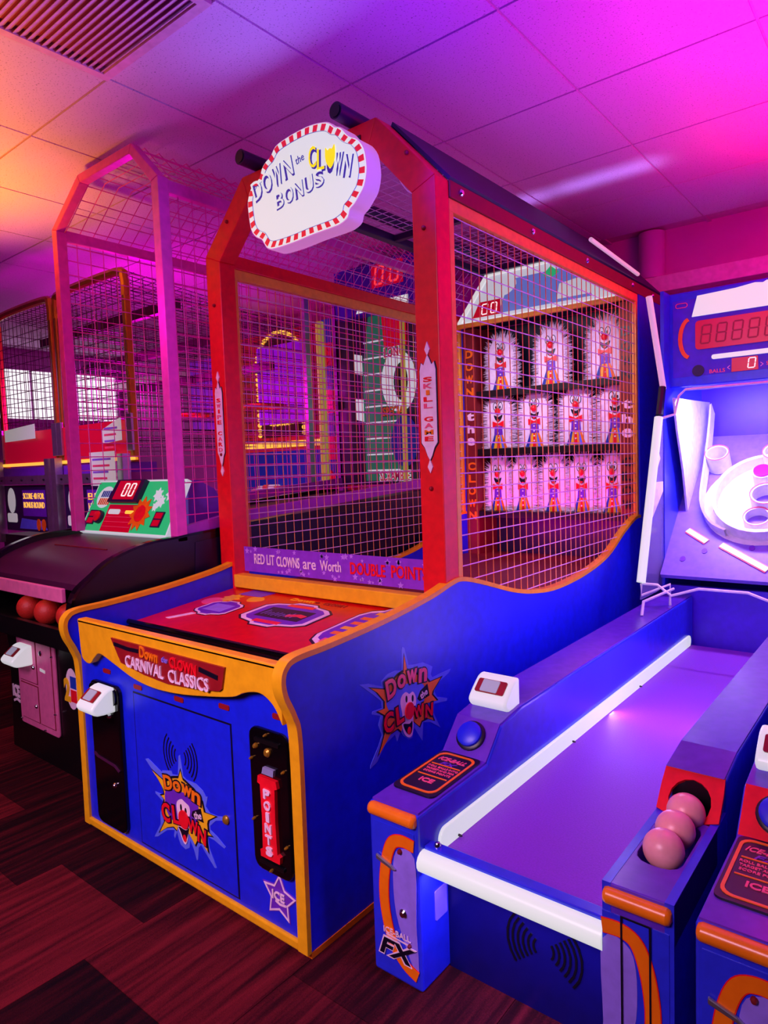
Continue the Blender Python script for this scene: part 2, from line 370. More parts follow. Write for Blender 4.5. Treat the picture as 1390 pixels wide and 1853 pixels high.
# ================================================================== card reader (shared by several machines)
def reader(parent, xc, yb, zc, w=.22, k=1.0):
    x0, x1 = xc-w/2, xc+w/2
    fx = Fr((x0, yb, zc), (0, 1, 0), (0, 0, 1), (1, 0, 0))
    pr = [(a*k, b*k) for a, b in smooth([(0, -.065), (-.10, -.06), (-.135, -.03), (-.125, 0), (-.05, .062), (0, .07)], 3, closed=False)]
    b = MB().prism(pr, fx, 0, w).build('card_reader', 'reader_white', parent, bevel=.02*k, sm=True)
    n = Vector((0, -.062, .075)).normalized(); uy = Vector((0, .075, .062)).normalized()
    f2 = Fr((xc, yb-.088*k, zc+.031*k), (1, 0, 0), uy, n)
    MB().prism(rrect(-w*.38, w*.38, -.034*k, .034*k, .008*k), f2, .003, .007).build('screen_bezel', 'plaque', b)
    MB().prism(rrect(-w*.24, w*.2, -.03*k, .03*k, .004), f2, .006, .010).build('screen', 'screen', b)
    return b
def screw(parent, fr, u, v, r=.012, mat='chrome'):
    m = MB(); p = fr.p(u, v, 0); m.lathe([(r, 0), (r, .006), (r*.6, .012), (.001, .013)], p, fr.n, 10); return m.build('lock', mat, parent, sm=True)

# ================================================================== the carnival game in the middle
XR, XL, YF = -1.47, -2.83, 1.372
T = thing('carnival_game', 'big blue and red carnival throwing game with mesh cage and glowing white sign', 'arcade game', (-2.15, 3.1, 0))
PROF = [(1.37, .02), (1.372, .40), (1.37, .70), (1.352, .78), (1.322, .845), (1.314, .895), (1.328, .93), (1.372, .95), (1.525, .957), (1.807, .979), (2.077, 1.014), (2.22, 1.043), (2.30, 1.048), (2.443, 1.014), (2.73, .93), (2.95, .888), (3.2, .869), (3.553, .888), (3.88, .944), (4.16, 1.057), (4.36, 1.122), (4.46, 1.13)]
PS = smooth(PROF, 5, closed=False)
fR = Fr((XR, 0, 0), (0, 1, 0), (0, 0, 1), (1, 0, 0))
fL = Fr((XL, 0, 0), (0, 1, 0), (0, 0, 1), (1, 0, 0))
for f, nm in ((fR, 'r'), (fL, 'l')):
    MB().prism(PS+[(4.46, .02)], f, -.034 if nm == 'r' else 0, 0 if nm == 'r' else .034).build('side_panel', 'cab_blue', T)
    xm = XR-.017 if nm == 'r' else XL+.017
    m = MB(); fx = Fr((xm, 0, 0), (0, 1, 0), (0, 0, 1), (1, 0, 0))
    m.ribbon(PS, .018, fx, -.021, .021); m.build('edge_trim', 'cab_yellow', T, sm=True)
B(XR-.036, XR+.003, 1.38, 4.9, 0.0, .02).build('base_strip', 'orange', T)
# front of the cabinet
fF = Fr((0, YF, 0), (1, 0, 0), (0, 0, 1), (0, -1, 0))
B(XL+.034, XR-.034, YF, YF+.03, .05, .86).build('front_panel', 'cab_blue', T)
B(XL+.034, XR-.034, YF-.012, YF+.02, .02, .052).build('kick_trim', 'cab_yellow', T, bevel=.006)
wav = smooth([(-2.725, .80), (-2.712, .765), (-2.66, .752), (-2.615, .785), (-2.57, .806), (-2.46, .78), (-2.334, .748), (-2.2, .735), (-2.05, .742), (-1.9, .762), (-1.742, .79), (-1.68, .815), (-1.605, .828), (-1.545, .80), (-1.508, .745)], 5, closed=False)
MB().prism([(-2.735, .926)]+wav+[(-1.506, .926)], fF, 0, .034).build('apron', 'cab_yellow', T, bevel=.004)
B(-2.74, -1.506, YF-.034, YF+.008, .912, .930).build('apron_ledge', 'cab_yellow', T, bevel=.006)
pl = MB().prism([(-2.465, .888), (-1.765, .884), (-1.785, .81), (-1.80, .80), (-1.95, .782), (-2.1, .772), (-2.25, .78), (-2.40, .80)], fF, .034, .042).build('plaque', 'plaque', T)
m = MB(); m.text(fF, 'Down', -2.20, .862, .115, .042, .042, .047, rot=-.06, bold=.02); m.build('lettering', 'logo_orange', pl)
m = MB(); m.text(fF, 'the', -2.10, .858, .035, .02, .042, .047, bold=.01); m.build('lettering', 'lilac', pl)
m = MB(); m.text(fF, 'CLOWN', -1.99, .853, .155, .04, .042, .047, rot=-.05, bold=.03); m.build('lettering', 'logo_red', pl)
m = MB(); m.text(fF, 'CARNIVAL', -2.235, .812, .25, .046, .042, .047, rot=-.03, bold=.012); m.build('lettering', 'pink_white', pl)
m = MB(); m.text(fF, 'CLASSICS', -1.965, .808, .23, .046, .042, .047, rot=.02, bold=.012); m.build('lettering', 'pink_white', pl)
m = MB(); m.ribbon([(-2.44, .868), (-2.34, .862), (-2.27, .864)], .014, fF, .042, .045); m.build('nail_print', 'ink', pl); m = MB(); m.ribbon([(-1.90, .858), (-1.84, .85), (-1.80, .845)], .016, fF, .042, .045); m.build('nail_print', 'ink', pl)
for x, z in ((-2.585, .725), (-2.36, .70), (-2.09, .705), (-1.83, .73), (-1.56, .752)):
    MB().prism(rrect(x-.028, x+.028, z-.009, z+.009, .006), fF, 0, .003).build('vent_slot', 'plaque', T)
dr = MB().ring([(-2.397, .068), (-1.797, .068), (-1.797, .678), (-2.397, .678)], [(-2.391, .074), (-1.803, .074), (-1.803, .672), (-2.391, .672)], fF, 0, .0015).build('door_gap', 'ink', T)
DR = MB().prism([(-2.391, .074), (-1.803, .074), (-1.803, .672), (-2.391, .672)], fF, 0, .003).build('access_door', 'cab_blue', T)
screw(DR, Fr((0, YF-.003, 0), (1, 0, 0), (0, 0, 1), (0, -1, 0)), -1.845, .335, .016, 'gold_metal')
m = MB()
for sgn in (-1, 1):
    for k in range(1, 6):
        r = .018+.017*k
        m.ribbon([(-2.10+sgn*r*math.cos(t), .49+r*math.sin(t)) for t in [math.radians(a) for a in range(-42, 43, 12)]], .0055, fF, .003, .0045)
m.build('speaker_slots', 'ink', DR, kind='stuff')
p1 = MB().prism(rrect(-2.70, -2.478, .075, .68, .035), fF, 0, .02).build('reader_plate', 'black_gloss', T, bevel=.006)
MB().ring(rrect(-2.69, -2.488, .60, .672, .03), rrect(-2.675, -2.503, .61, .66, .025), fF, .02, .028).build('plate_rib', 'black_gloss', p1)
m = MB(); m.ribbon([(-2.685, .372), (-2.66, .362), (-2.53, .352), (-2.495, .335)], .008, fF, .02, .026); m.build('plate_rib', 'beam_dark', p1)
fP = Fr((0, YF-.02, 0), (1, 0, 0), (0, 0, 1), (0, -1, 0))
screw(p1, fP, -2.545, .555); screw(p1, fP, -2.535, .27)
reader(T, -2.565, YF-.015, .625, .125, .75)
p2 = MB().prism(rrect(-1.692, -1.512, .235, .705, .035), fF, 0, .016).build('ticket_plate', 'black_gloss', T, bevel=.005)
fQ = Fr((0, YF-.016, 0), (1, 0, 0), (0, 0, 1), (0, -1, 0))
for v in (.668, .268): MB().prism(rrect(-1.66, -1.545, v-.007, v+.007, .006), fQ, 0, .006).build('plate_rib', 'black', p2)
screw(p2, fQ, -1.60, .635, .014, 'gold_metal'); screw(p2, fQ, -1.655, .645, .009, 'gold_metal')
for u, v in ((-1.605, .69), (-1.605, .25), (-1.53, .59), (-1.53, .35), (-1.678, .60), (-1.678, .40)): screw(p2, fQ, u, v, .005, 'gold_metal')
rs = MB().prism([(-1.642, .555), (-1.558, .555), (-1.553, .532), (-1.565, .528), (-1.568, .42), (-1.565, .318), (-1.553, .312), (-1.556, .29), (-1.644, .29), (-1.645, .312), (-1.633, .318), (-1.630, .42), (-1.633, .528), (-1.645, .532)], fQ, 0, .012).build('points_sign', 'logo_red', p2, label='red upright sign reading POINTS')
for k, ch in enumerate('POINTS'):
    m = MB(); m.text(fQ, ch, -1.599, .505-.037*k, .016 if ch == 'I' else .030, .030, .012, .017, bold=.03); m.build('letter', 'pink_white', rs)
MB().prism([(-1.625, .565), (-1.572, .565), (-1.568, .587), (-1.618, .587)], fQ, 0, .01).build('ticket_slot', 'grey_panel', p2)
st = MB().prism(starpts(-1.594, .155, .086, .046, rot=PI/2-.06), fF, 0, .002).build('star_emblem', 'purple', T, label='outlined star badge reading ICE')
MB().ring(starpts(-1.594, .155, .079, .042, rot=PI/2-.06), starpts(-1.594, .155, .068, .036, rot=PI/2-.06), fF, .002, .004).build('star_outline', 'pink_white', st)
m = MB(); m.text(fF, 'ICE', -1.596, .160, .058, .030, .004, .007, bold=.03); m.ribbon([(-1.61, .142), (-1.59, .136), (-1.56, .14)], .006, fF, .004, .007); m.build('lettering', 'pink_white', st)
# logos
F_halo = [(-2.332, 0.424), (-2.312, 0.432), (-2.22, 0.399), (-2.221, 0.408), (-2.16, 0.423), (-2.154, 0.411), (-2.119, 0.417), (-2.108, 0.493), (-2.099, 0.498), (-2.085, 0.421), (-2.067, 0.414), (-2.011, 0.415), (-1.972, 0.401), (-1.956, 0.383), (-1.944, 0.387), (-1.959, 0.346), (-1.938, 0.33), (-1.895, 0.332), (-1.832, 0.346), (-1.837, 0.334), (-1.905, 0.313), (-1.94, 0.282), (-1.939, 0.268), (-1.901, 0.256), (-1.858, 0.234), (-1.865, 0.226), (-1.92, 0.238), (-1.955, 0.238), (-1.95, 0.197), (-1.915, 0.139), (-1.926, 0.135), (-1.978, 0.176), (-1.999, 0.195), (-2.014, 0.178), (-2.023, 0.132), (-2.03, 0.126), (-2.043, 0.159), (-2.064, 0.19), (-2.072, 0.158), (-2.097, 0.144), (-2.125, 0.152), (-2.137, 0.171), (-2.145, 0.195), (-2.16, 0.165), (-2.167, 0.173), (-2.16, 0.197), (-2.211, 0.18), (-2.272, 0.136), (-2.299, 0.125), (-2.293, 0.135), (-2.251, 0.191), (-2.249, 0.238), (-2.226, 0.287), (-2.275, 0.305), (-2.275, 0.312), (-2.228, 0.313), (-2.22, 0.321), (-2.234, 0.356), (-2.277, 0.387)]
F_star = [(-2.285, 0.391), (-2.202, 0.368), (-2.155, 0.396), (-2.115, 0.407), (-2.1, 0.438), (-2.089, 0.408), (-2.023, 0.387), (-1.98, 0.357), (-1.97, 0.323), (-1.904, 0.328), (-1.949, 0.301), (-1.955, 0.286), (-1.953, 0.258), (-1.932, 0.25), (-1.968, 0.242), (-1.965, 0.223), (-1.96, 0.182), (-1.989, 0.204), (-2.016, 0.209), (-2.034, 0.183), (-2.049, 0.198), (-2.071, 0.217), (-2.132, 0.226), (-2.142, 0.202), (-2.163, 0.21), (-2.205, 0.194), (-2.257, 0.159), (-2.218, 0.214), (-2.228, 0.268), (-2.212, 0.297), (-2.234, 0.308), (-2.21, 0.318), (-2.216, 0.338), (-2.248, 0.367)]
F_face = [(-2.203, 0.335), (-2.159, 0.354), (-2.091, 0.361), (-2.027, 0.346), (-2.0, 0.334), (-2.01, 0.277), (-2.06, 0.238), (-2.122, 0.229), (-2.18, 0.238), (-2.207, 0.274)]
F_white = [(-2.135, 0.296), (-2.128, 0.318), (-2.103, 0.333), (-2.08, 0.327), (-2.057, 0.319), (-2.052, 0.298), (-2.062, 0.266), (-2.064, 0.242), (-2.073, 0.199), (-2.087, 0.168), (-2.104, 0.171), (-2.12, 0.198), (-2.133, 0.223), (-2.13, 0.253)]
F_mouth = [(-2.128, 0.223), (-2.085, 0.221), (-2.064, 0.236), (-2.075, 0.201), (-2.088, 0.182), (-2.103, 0.183), (-2.115, 0.205)]
F_patch = [(-2.035, 0.309), (-1.987, 0.332), (-1.973, 0.285), (-2.023, 0.284), (-2.043, 0.289)]
F_cent = [(-2.179, 0.375), (-2.123, 0.376), (-2.061, 0.376), (-2.007, 0.366), (-2.204, 0.254), (-2.139, 0.263), (-2.035, 0.251), (-1.984, 0.234), (-2.09, 0.261), (-2.108, 0.307), (-2.08, 0.301), (-2.092, 0.189), (-2.005, 0.302), (-2.177, 0.402), (-2.182, 0.347), (-2.2, 0.29), (-2.207, 0.217), (-1.982, 0.26), (-1.987, 0.201), (-2.087, 0.296), (-2.094, 0.227), (-2.123, 0.251), (-2.059, 0.271)]
R_halo = [(1.65, 0.792), (1.699, 0.782), (1.767, 0.754), (1.763, 0.773), (1.8, 0.789), (1.843, 0.79), (1.88, 0.78), (1.884, 0.857), (1.889, 0.866), (1.901, 0.858), (1.922, 0.79), (1.957, 0.783), (2.013, 0.777), (2.052, 0.757), (2.072, 0.746), (2.059, 0.72), (2.07, 0.704), (2.124, 0.706), (2.196, 0.705), (2.181, 0.693), (2.103, 0.673), (2.079, 0.648), (2.096, 0.621), (2.166, 0.595), (2.161, 0.586), (2.076, 0.6), (2.07, 0.567), (2.113, 0.494), (2.05, 0.536), (2.001, 0.552), (1.993, 0.483), (1.961, 0.528), (1.945, 0.549), (1.93, 0.515), (1.909, 0.517), (1.878, 0.541), (1.863, 0.564), (1.841, 0.533), (1.83, 0.562), (1.775, 0.546), (1.727, 0.5), (1.69, 0.49), (1.69, 0.499), (1.737, 0.552), (1.758, 0.584), (1.741, 0.624), (1.754, 0.654), (1.709, 0.673), (1.711, 0.682), (1.763, 0.678), (1.761, 0.703), (1.711, 0.744)]
R_star = [(1.705, 0.765), (1.785, 0.738), (1.857, 0.769), (1.89, 0.773), (1.896, 0.829), (1.911, 0.772), (2.023, 0.714), (2.044, 0.692), (2.123, 0.69), (2.065, 0.652), (2.06, 0.64), (2.091, 0.609), (2.014, 0.619), (2.056, 0.561), (2.066, 0.539), (2.024, 0.56), (1.989, 0.561), (1.975, 0.545), (1.938, 0.577), (1.88, 0.583), (1.865, 0.563), (1.847, 0.579), (1.807, 0.575), (1.74, 0.525), (1.773, 0.584), (1.777, 0.649), (1.74, 0.674), (1.778, 0.673), (1.779, 0.697), (1.74, 0.74)]
R_face = [(1.796, 0.717), (1.855, 0.727), (1.945, 0.72), (2.009, 0.692), (2.006, 0.629), (1.949, 0.621), (1.881, 0.611), (1.819, 0.636), (1.786, 0.683)]
R_white = [(1.864, 0.664), (1.873, 0.689), (1.898, 0.697), (1.918, 0.684), (1.939, 0.687), (1.955, 0.665), (1.956, 0.637), (1.939, 0.603), (1.935, 0.56), (1.927, 0.529), (1.906, 0.526), (1.882, 0.547), (1.868, 0.587), (1.874, 0.618)]
R_mouth = [(1.876, 0.585), (1.912, 0.575), (1.93, 0.58), (1.926, 0.545), (1.91, 0.535), (1.89, 0.552)]
R_patch = [(1.986, 0.677), (2.031, 0.691), (2.042, 0.643), (1.98, 0.64), (1.965, 0.652)]
R_cent = [(1.812, 0.737), (1.872, 0.745), (1.934, 0.746), (2.002, 0.733), (1.792, 0.619), (1.856, 0.627), (1.969, 0.606), (2.035, 0.589), (1.913, 0.624), (1.897, 0.677), (1.934, 0.669), (1.909, 0.551), (2.005, 0.661), (1.814, 0.773), (1.81, 0.703), (1.794, 0.656), (1.79, 0.583), (2.036, 0.615), (2.033, 0.565), (1.915, 0.657), (1.911, 0.594), (1.885, 0.633), (1.94, 0.616)]
SIGN= [(-2.437, 2.702), (-2.43, 2.748), (-2.399, 2.792), (-2.351, 2.809), (-2.331, 2.846), (-2.303, 2.868), (-2.273, 2.88), (-2.236, 2.914), (-2.166, 2.927), (-2.093, 2.932), (-2.022, 2.931), (-1.954, 2.92), (-1.916, 2.906), (-1.887, 2.881), (-1.856, 2.868), (-1.823, 2.831), (-1.797, 2.812), (-1.767, 2.794), (-1.738, 2.752), (-1.728, 2.7), (-1.728, 2.659), (-1.743, 2.61), (-1.767, 2.583), (-1.795, 2.556), (-1.822, 2.54), (-1.834, 2.512), (-1.867, 2.497), (-1.911, 2.492), (-2.037, 2.49), (-2.157, 2.484), (-2.271, 2.485), (-2.316, 2.495), (-2.338, 2.521), (-2.356, 2.545), (-2.392, 2.564), (-2.423, 2.606)]

def logo(fr, D, mats, lbl):
    h = MB().prism(D['halo'], fr, 0, .0015).build('logo_decal', 'halo_blue', T, label=lbl)
    s = D['star']; cx = sum(p[0] for p in s)/len(s); cz = sum(p[1] for p in s)/len(s)
    MB().prism([(cx+(a-cx)*1.07, cz+(b-cz)*1.07) for a, b in s], fr, .0015, .0022).build('star_outline', 'ink', h)
    MB().prism(s, fr, .0022, .003).build('star_burst', mats[0], h)
    MB().prism(smooth(D['face'], 3), fr, .003, .0036).build('logo_ground', mats[3], h)
    MB().prism(smooth(D['white'], 3), fr, .0036, .0044).build('face', 'pink_white', h)
    MB().prism(smooth(D['mouth'], 3), fr, .0044, .005).build('mouth', 'ink', h)
    c = D['cent']
    MB().prism(ell(c[11][0], c[11][1], .011, .014, 12), fr, .005, .0056).build('tongue', 'logo_red', h)
    for k in (9, 10): MB().prism(ell(c[k][0]+.002, c[k][1]-.006, .006, .013, 12), fr, .0044, .005).build('pupil', 'ink', h)
    MB().prism(ell(c[8][0], c[8][1], abs(c[22][0]-c[21][0])/2*.95, abs(c[19][1]-c[20][1])/2, 20), fr, .005, .009).build('nose', 'logo_red', h)
    pt = MB().prism(D['patch'], fr, .003, .0052).build('word_patch', 'ink', h)
    m = MB(); m.text(fr, 'the', c[12][0], c[12][1], .045, .026, .0052, .0065, rot=.25, bold=.015); m.build('lettering', 'pink_white', pt)
    dh = abs(c[13][1]-c[14][1]); ch = abs(c[15][1]-c[16][1]); nh = abs(c[17][1]-c[18][1])
    for bold, mat1, mat2, d in ((.09, 'ink', 'ink', .0045), (.03, mats[1], mats[2], .006)):
        e = .010 if bold > .05 else 0
        for k, (g, w, hh) in enumerate((('D', .056, dh), ('o', .048, dh*.72), ('w', .062, dh*.72), ('n', .052, dh*.75))):
            a = MB(); a.text(fr, g, c[k][0], c[k][1], w+e, hh+e, d, d+.0013, rot=(.30, .1, -.1, -.2)[k]*.6, bold=bold); a.build('letter', mat1, h)
        for k, (g, w, hh) in enumerate((('C', .054, ch), ('L', .042, ch*.9), ('W', .060, nh*.85), ('N', .048, nh))):
            a = MB(); a.text(fr, g, c[4+k][0], c[4+k][1], w+e, hh+e, d, d+.0013, rot=(0, .1, 0, -.1)[k], bold=bold); a.build('letter', mat2, h)
logo(Fr((0, YF-.003, 0), (1, 0, 0), (0, 0, 1), (0, -1, 0)), dict(halo=F_halo, star=F_star, face=F_face, white=F_white, mouth=F_mouth, patch=F_patch, cent=F_cent), ('logo_yellow', 'logo_orange', 'logo_red', 'purple'), 'starburst clown logo on the blue front door')
logo(fR, dict(halo=R_halo, star=R_star, face=R_face, white=R_white, mouth=R_mouth, patch=R_patch, cent=R_cent), ('logo_orange', 'logo_pink', 'logo_red', 'halo_blue'), 'starburst clown logo on the blue side panel')
# playing deck
B(XL+.034, XR-.034, YF+.006, 1.63, .79, .842).build('front_trough', 'black', T)
fD = Fr((0, 1.62, .853), (1, 0, 0), (0, .9947, .1025), (0, -.1025, .9947))
dk = MB().prism([(XL+.034, 0), (XR-.034, 0), (XR-.034, .60), (XL+.034, .60)], fD, -.03, 0).build('deck', 'deck_red', T)
m = MB(); m.cyl((XL+.034, 1.60, .858), (XR-.034, 1.60, .858), .012, n=8); m.build('deck_nosing', 'black_gloss', T, sm=True)
def plate_print(cx, cy, w, h, rows, mats=('ink', 'pink_white', 'purple')):
    o = [(cx-w/2, cy-h*.25), (cx-w*.40, cy-h*.36), (cx-w*.2, cy-h*.42), (cx-w*.14, cy-h/2), (cx+w*.14, cy-h/2), (cx+w*.2, cy-h*.42), (cx+w*.40, cy-h*.36), (cx+w/2, cy-h*.25), (cx+w/2, cy+h*.25), (cx+w*.40, cy+h*.36), (cx+w*.2, cy+h*.42), (cx+w*.14, cy+h/2), (cx-w*.14, cy+h/2), (cx-w*.2, cy+h*.42), (cx-w*.40, cy+h*.36), (cx-w/2, cy+h*.25)]
    sc = lambda k: [(cx+(a-cx)*k, cy+(b-cy)*k) for a, b in o]
    g = MB().prism(sc(1.06), fD, 0, .0012).build('deck_print', mats[0], dk)
    MB().prism(sc(1.0), fD, .0012, .002).build('print_border', mats[1], g)
    MB().prism(sc(.88), fD, .002, .0028).build('print_ground', mats[2], g)
    for dy, ww, hh, mt in rows: MB().prism([(cx-ww/2, cy+dy-hh/2), (cx+ww/2, cy+dy-hh/2), (cx+ww/2, cy+dy+hh/2), (cx-ww/2, cy+dy+hh/2)], fD, .0028, .0034).build('print_line', mt, g)
    return g
g = plate_print(-2.165, .345, .40, .30, ((.105, .16, .03, 'logo_red'), (0, .27, .12, 'ink'), (-.105, .16, .03, 'logo_red')))
m = MB()
for k in range(9): m.ribbon([(-2.28+.022*k, .30+random.uniform(0, .02)), (-2.27+.022*k, .37-random.uniform(0, .03))], .004, fD, .0034, .0038)
m.build('picture_lines', 'lilac', g); m = MB(); m.ribbon([(-2.14, .33), (-2.08, .35), (-2.04, .34)], .03, fD, .0034, .0038); m.build('picture_lines', 'logo_red', g)
g = plate_print(-1.72, .34, .24, .50, ((.16, .10, .03, 'logo_yellow'), (.09, .15, .03, 'logo_orange'), (.03, .15, .03, 'logo_orange'), (-.03, .15, .03, 'logo_yellow'), (-.09, .15, .03, 'logo_orange'), (-.17, .11, .04, 'logo_pink')))
g = plate_print(-2.56, .30, .22, .20, ((0, .13, .09, 'lilac'),))
m = MB(); m.text(fD, 'Down', -2.24, .535, .15, .03, 0, .002, bold=.02); m.build('lettering', 'logo_yellow', dk)
m = MB(); m.text(fD, 'the', -2.145, .533, .025, .02, 0, .002); m.build('lettering', 'plaque', dk)
m = MB(); m.text(fD, 'CLOWN', -2.04, .532, .13, .03, 0, .002, bold=.03); m.build('lettering', 'plaque', dk)
m = MB(); m.prism(starpts(-2.64, .44, .06, .04, 8), fD, 0, .002); m.build('hand_print', 'logo_yellow', dk); m = MB(); m.prism(smooth([(-2.52, .43), (-2.47, .44), (-2.44, .47), (-2.48, .50), (-2.54, .48)], 3), fD, 0, .002); m.build('hand_print', 'logo_yellow', dk)
MB().prism([(-2.66, .50), (-2.50, .50), (-2.48, .58), (-2.64, .58)], fD, 0, .0015).build('corner_print', 'purple', dk)
m = MB(); m.prism(ell(-2.70, .37, .06, .05, 14), fD, 0, .0018); m.build('corner_print', 'logo_pink', dk)
m = MB(); m.prism([(-2.69, .10), (-2.66, .10), (-2.60, .20), (-2.63, .20)], fD, 0, .002); m.build('corner_print', 'pink_white', dk)
B(XL+.05, XR-.034, 2.185, 2.25, .92, .985).build('sill', 'cab_yellow', T, bevel=.004)
bn = MB().prism([(-2.72, 1.005), (-1.565, 1.005), (-1.565, 1.13), (-2.72, 1.13)], Fr((0, 2.215, 0), (1, 0, 0), (0, 0, 1), (0, -1, 0)), 0, .004).build('rule_banner', 'banner', T, label='violet strip reading RED LIT CLOWNS are Worth DOUBLE POINTS')
fB = Fr((0, 2.211, 0), (1, 0, 0), (0, 0, 1), (0, -1, 0))
m = MB(); m.text(fB, 'RED LIT', -2.565, 1.072, .15, .05, .001, .004, bold=.01); m.build('lettering', 'pink_white', bn)
m = MB(); m.text(fB, 'CLOWNS', -2.395, 1.069, .16, .05, .001, .004, bold=.02); m.build('lettering', 'pink_white', bn)
m = MB(); m.text(fB, 'are', -2.25, 1.062, .085, .036, .001, .004, bold=.01); m.build('lettering', 'pink_white', bn)
m = MB(); m.text(fB, 'Worth', -2.115, 1.069, .13, .048, .001, .004, bold=.01); m.build('lettering', 'pink_white', bn)
m = MB(); m.text(fB, 'DOUBLE', -1.895, 1.069, .20, .054, .001, .004, bold=.02); m.build('lettering', 'logo_red', bn)
m = MB(); m.text(fB, 'POINTS', -1.67, 1.071, .185, .054, .001, .004, bold=.02); m.build('lettering', 'logo_red', bn)
m = MB()
for k in range(40): m.prism(starpts(random.uniform(-2.7, -1.58), random.choice((random.uniform(1.012, 1.035), random.uniform(1.1, 1.122))), random.uniform(.008, .018)), fB, 0, .001)
m.build('star_print', 'star_lilac', bn, kind='stuff')
# red gable frame
YA, YB = 2.19, 2.285
fG = Fr((0, YA, 0), (1, 0, 0), (0, 0, 1), (0, 1, 0))
OUT = [(-2.885, 2.60), (-2.575, 2.905), (-1.75, 2.905), (-1.475, 2.607)]
INN = [(-2.775, 2.555), (-2.535, 2.80), (-1.795, 2.80), (-1.585, 2.565)]
d = YB-YA
MB().prism([(-2.885, .90), (-2.775, .90), INN[0], OUT[0]], fG, 0, d).build('post', 'frame_red', T, bevel=.004)
MB().prism([(-1.585, .985), (-1.475, 1.03), OUT[3], INN[3]], fG, 0, d).build('post', 'frame_red', T, bevel=.004)
for k in range(3): MB().prism([OUT[k], OUT[k+1], INN[k+1], INN[k]], fG, 0, d).build('gable_beam', 'frame_red', T, bevel=.004)
fGs = Fr((0, YA, 0), (1, 0, 0), (0, 0, 1), (0, -1, 0))
for u, v in ((-1.60, 2.72), (-1.53, 2.42), (-1.53, 1.42), (-2.83, 2.35), (-2.83, 1.6), (-2.70, 2.73)): screw(T, fGs, u, v, .009, 'plaque').name = 'bolt'
def post_plate(x, z0, z1, w, word, mats):
    o = [(x-w/2, z0+.05), (x-w*.3, z0+.03), (x-w*.15, z0), (x, z0-.02), (x+w*.15, z0), (x+w*.3, z0+.03), (x+w/2, z0+.05), (x+w/2, z1-.05), (x+w*.4, z1-.02), (x+w*.25, z1-.03), (x+w*.1, z1-.005), (x, z1+.01), (x-w*.1, z1-.005), (x-w*.25, z1-.03), (x-w*.4, z1-.02), (x-w/2, z1-.05)]
    k = MB().prism([(x+(a-x)*1.12, (z0+z1)/2+(b-(z0+z1)/2)*1.02) for a, b in o], fGs, 0, .003).build('post_sign', 'ink', T)
    MB().prism(o, fGs, .003, .006).build('sign_ground', 'pink_white', k)
    n = len(word)
    for i, chx in enumerate(word):
        if chx == ' ': continue
        m = MB(); m.text(fGs, chx, x, z1-.085-(z1-z0-.15)*i/max(1, n-1), w*.22 if chx == 'I' else w*.55, min(.042, (z1-z0-.15)/n*.8), .006, .009, bold=.03); m.build('lettering', mats[i % len(mats)], k)
    for zz, s in ((z1+.03, 1), (z0-.045, -1)):
        m = MB(); m.prism([(x, zz+.03), (x+.012, zz), (x, zz-.025), (x-.012, zz)], fGs, 0, .006); m.build('finial', 'pink_white', k)
post_plate(-2.83, 1.56, 1.96, .055, 'SWIPE CARD'[:5]+' '+'CARD', ('logo_red', 'logo_pink'))
kk = None
post_plate(-1.53, 1.55, 1.93, .075, 'SKILL GAME', ('logo_red', 'logo_pink', 'logo_orange'))
# mesh sides
import bisect
def profz(y):
    for (a, b), (c, e) in zip(PS, PS[1:]):
        if a <= y <= c and c > a and b > .94 or (a <= y <= c and y > 1.6 and c > a): return b+(e-b)*(y-a)/(c-a)
    return 1.13
for X, side in ((XR-.02, 'r'), (XL+.02, 'l')):
    f = Fr((X, 0, 0), (0, 1, 0), (0, 0, 1), (1, 0, 0))
    m = MB(); y = 2.335
    while y < 4.43:
        m.wire((X, y, profz(y)-.02), (X, y, 2.50), .0026); y += .0632
    m.build('wire_mesh', 'wire_orange', T, kind='stuff')
    m = MB(); z = .905
    while z < 2.5:
        run = None; y = 2.30
        while y <= 4.441:
            ins = profz(y) < z
            if ins and run is None: run = y
            if (not ins or y+.02 > 4.441) and run is not None:
                if y-run > .05: m.wire((X+.003, run, z), (X+.003, y, z), .0026)
                run = None
            y += .02
        z += .0632
    m.build('wire_mesh', 'wire_pale', T, kind='stuff')
    g = MB().box(X-.014, X+.014, 2.285, 2.318, 1.0, 2.535).build('mesh_frame', 'mesh_yellow', T, bevel=.003)
    MB().box(X-.014, X+.014, 4.425, 4.455, 1.12, 2.56).build('mesh_frame', 'mesh_yellow', T, bevel=.003)
    MB().box(X-.015, X+.015, 2.285, 4.455, 2.495, 2.545).build('mesh_frame', 'mesh_yellow', T, bevel=.003)
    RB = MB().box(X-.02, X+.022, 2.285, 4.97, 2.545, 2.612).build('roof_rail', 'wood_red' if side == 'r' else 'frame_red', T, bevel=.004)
    if side == 'r':
        fx = Fr((X+.022, 0, 0), (0, 1, 0), (0, 0, 1), (1, 0, 0))
        for yy in (2.36, 2.98, 3.62, 4.33, 4.72): screw(RB, fx, yy, 2.58, .014).name = 'bolt'
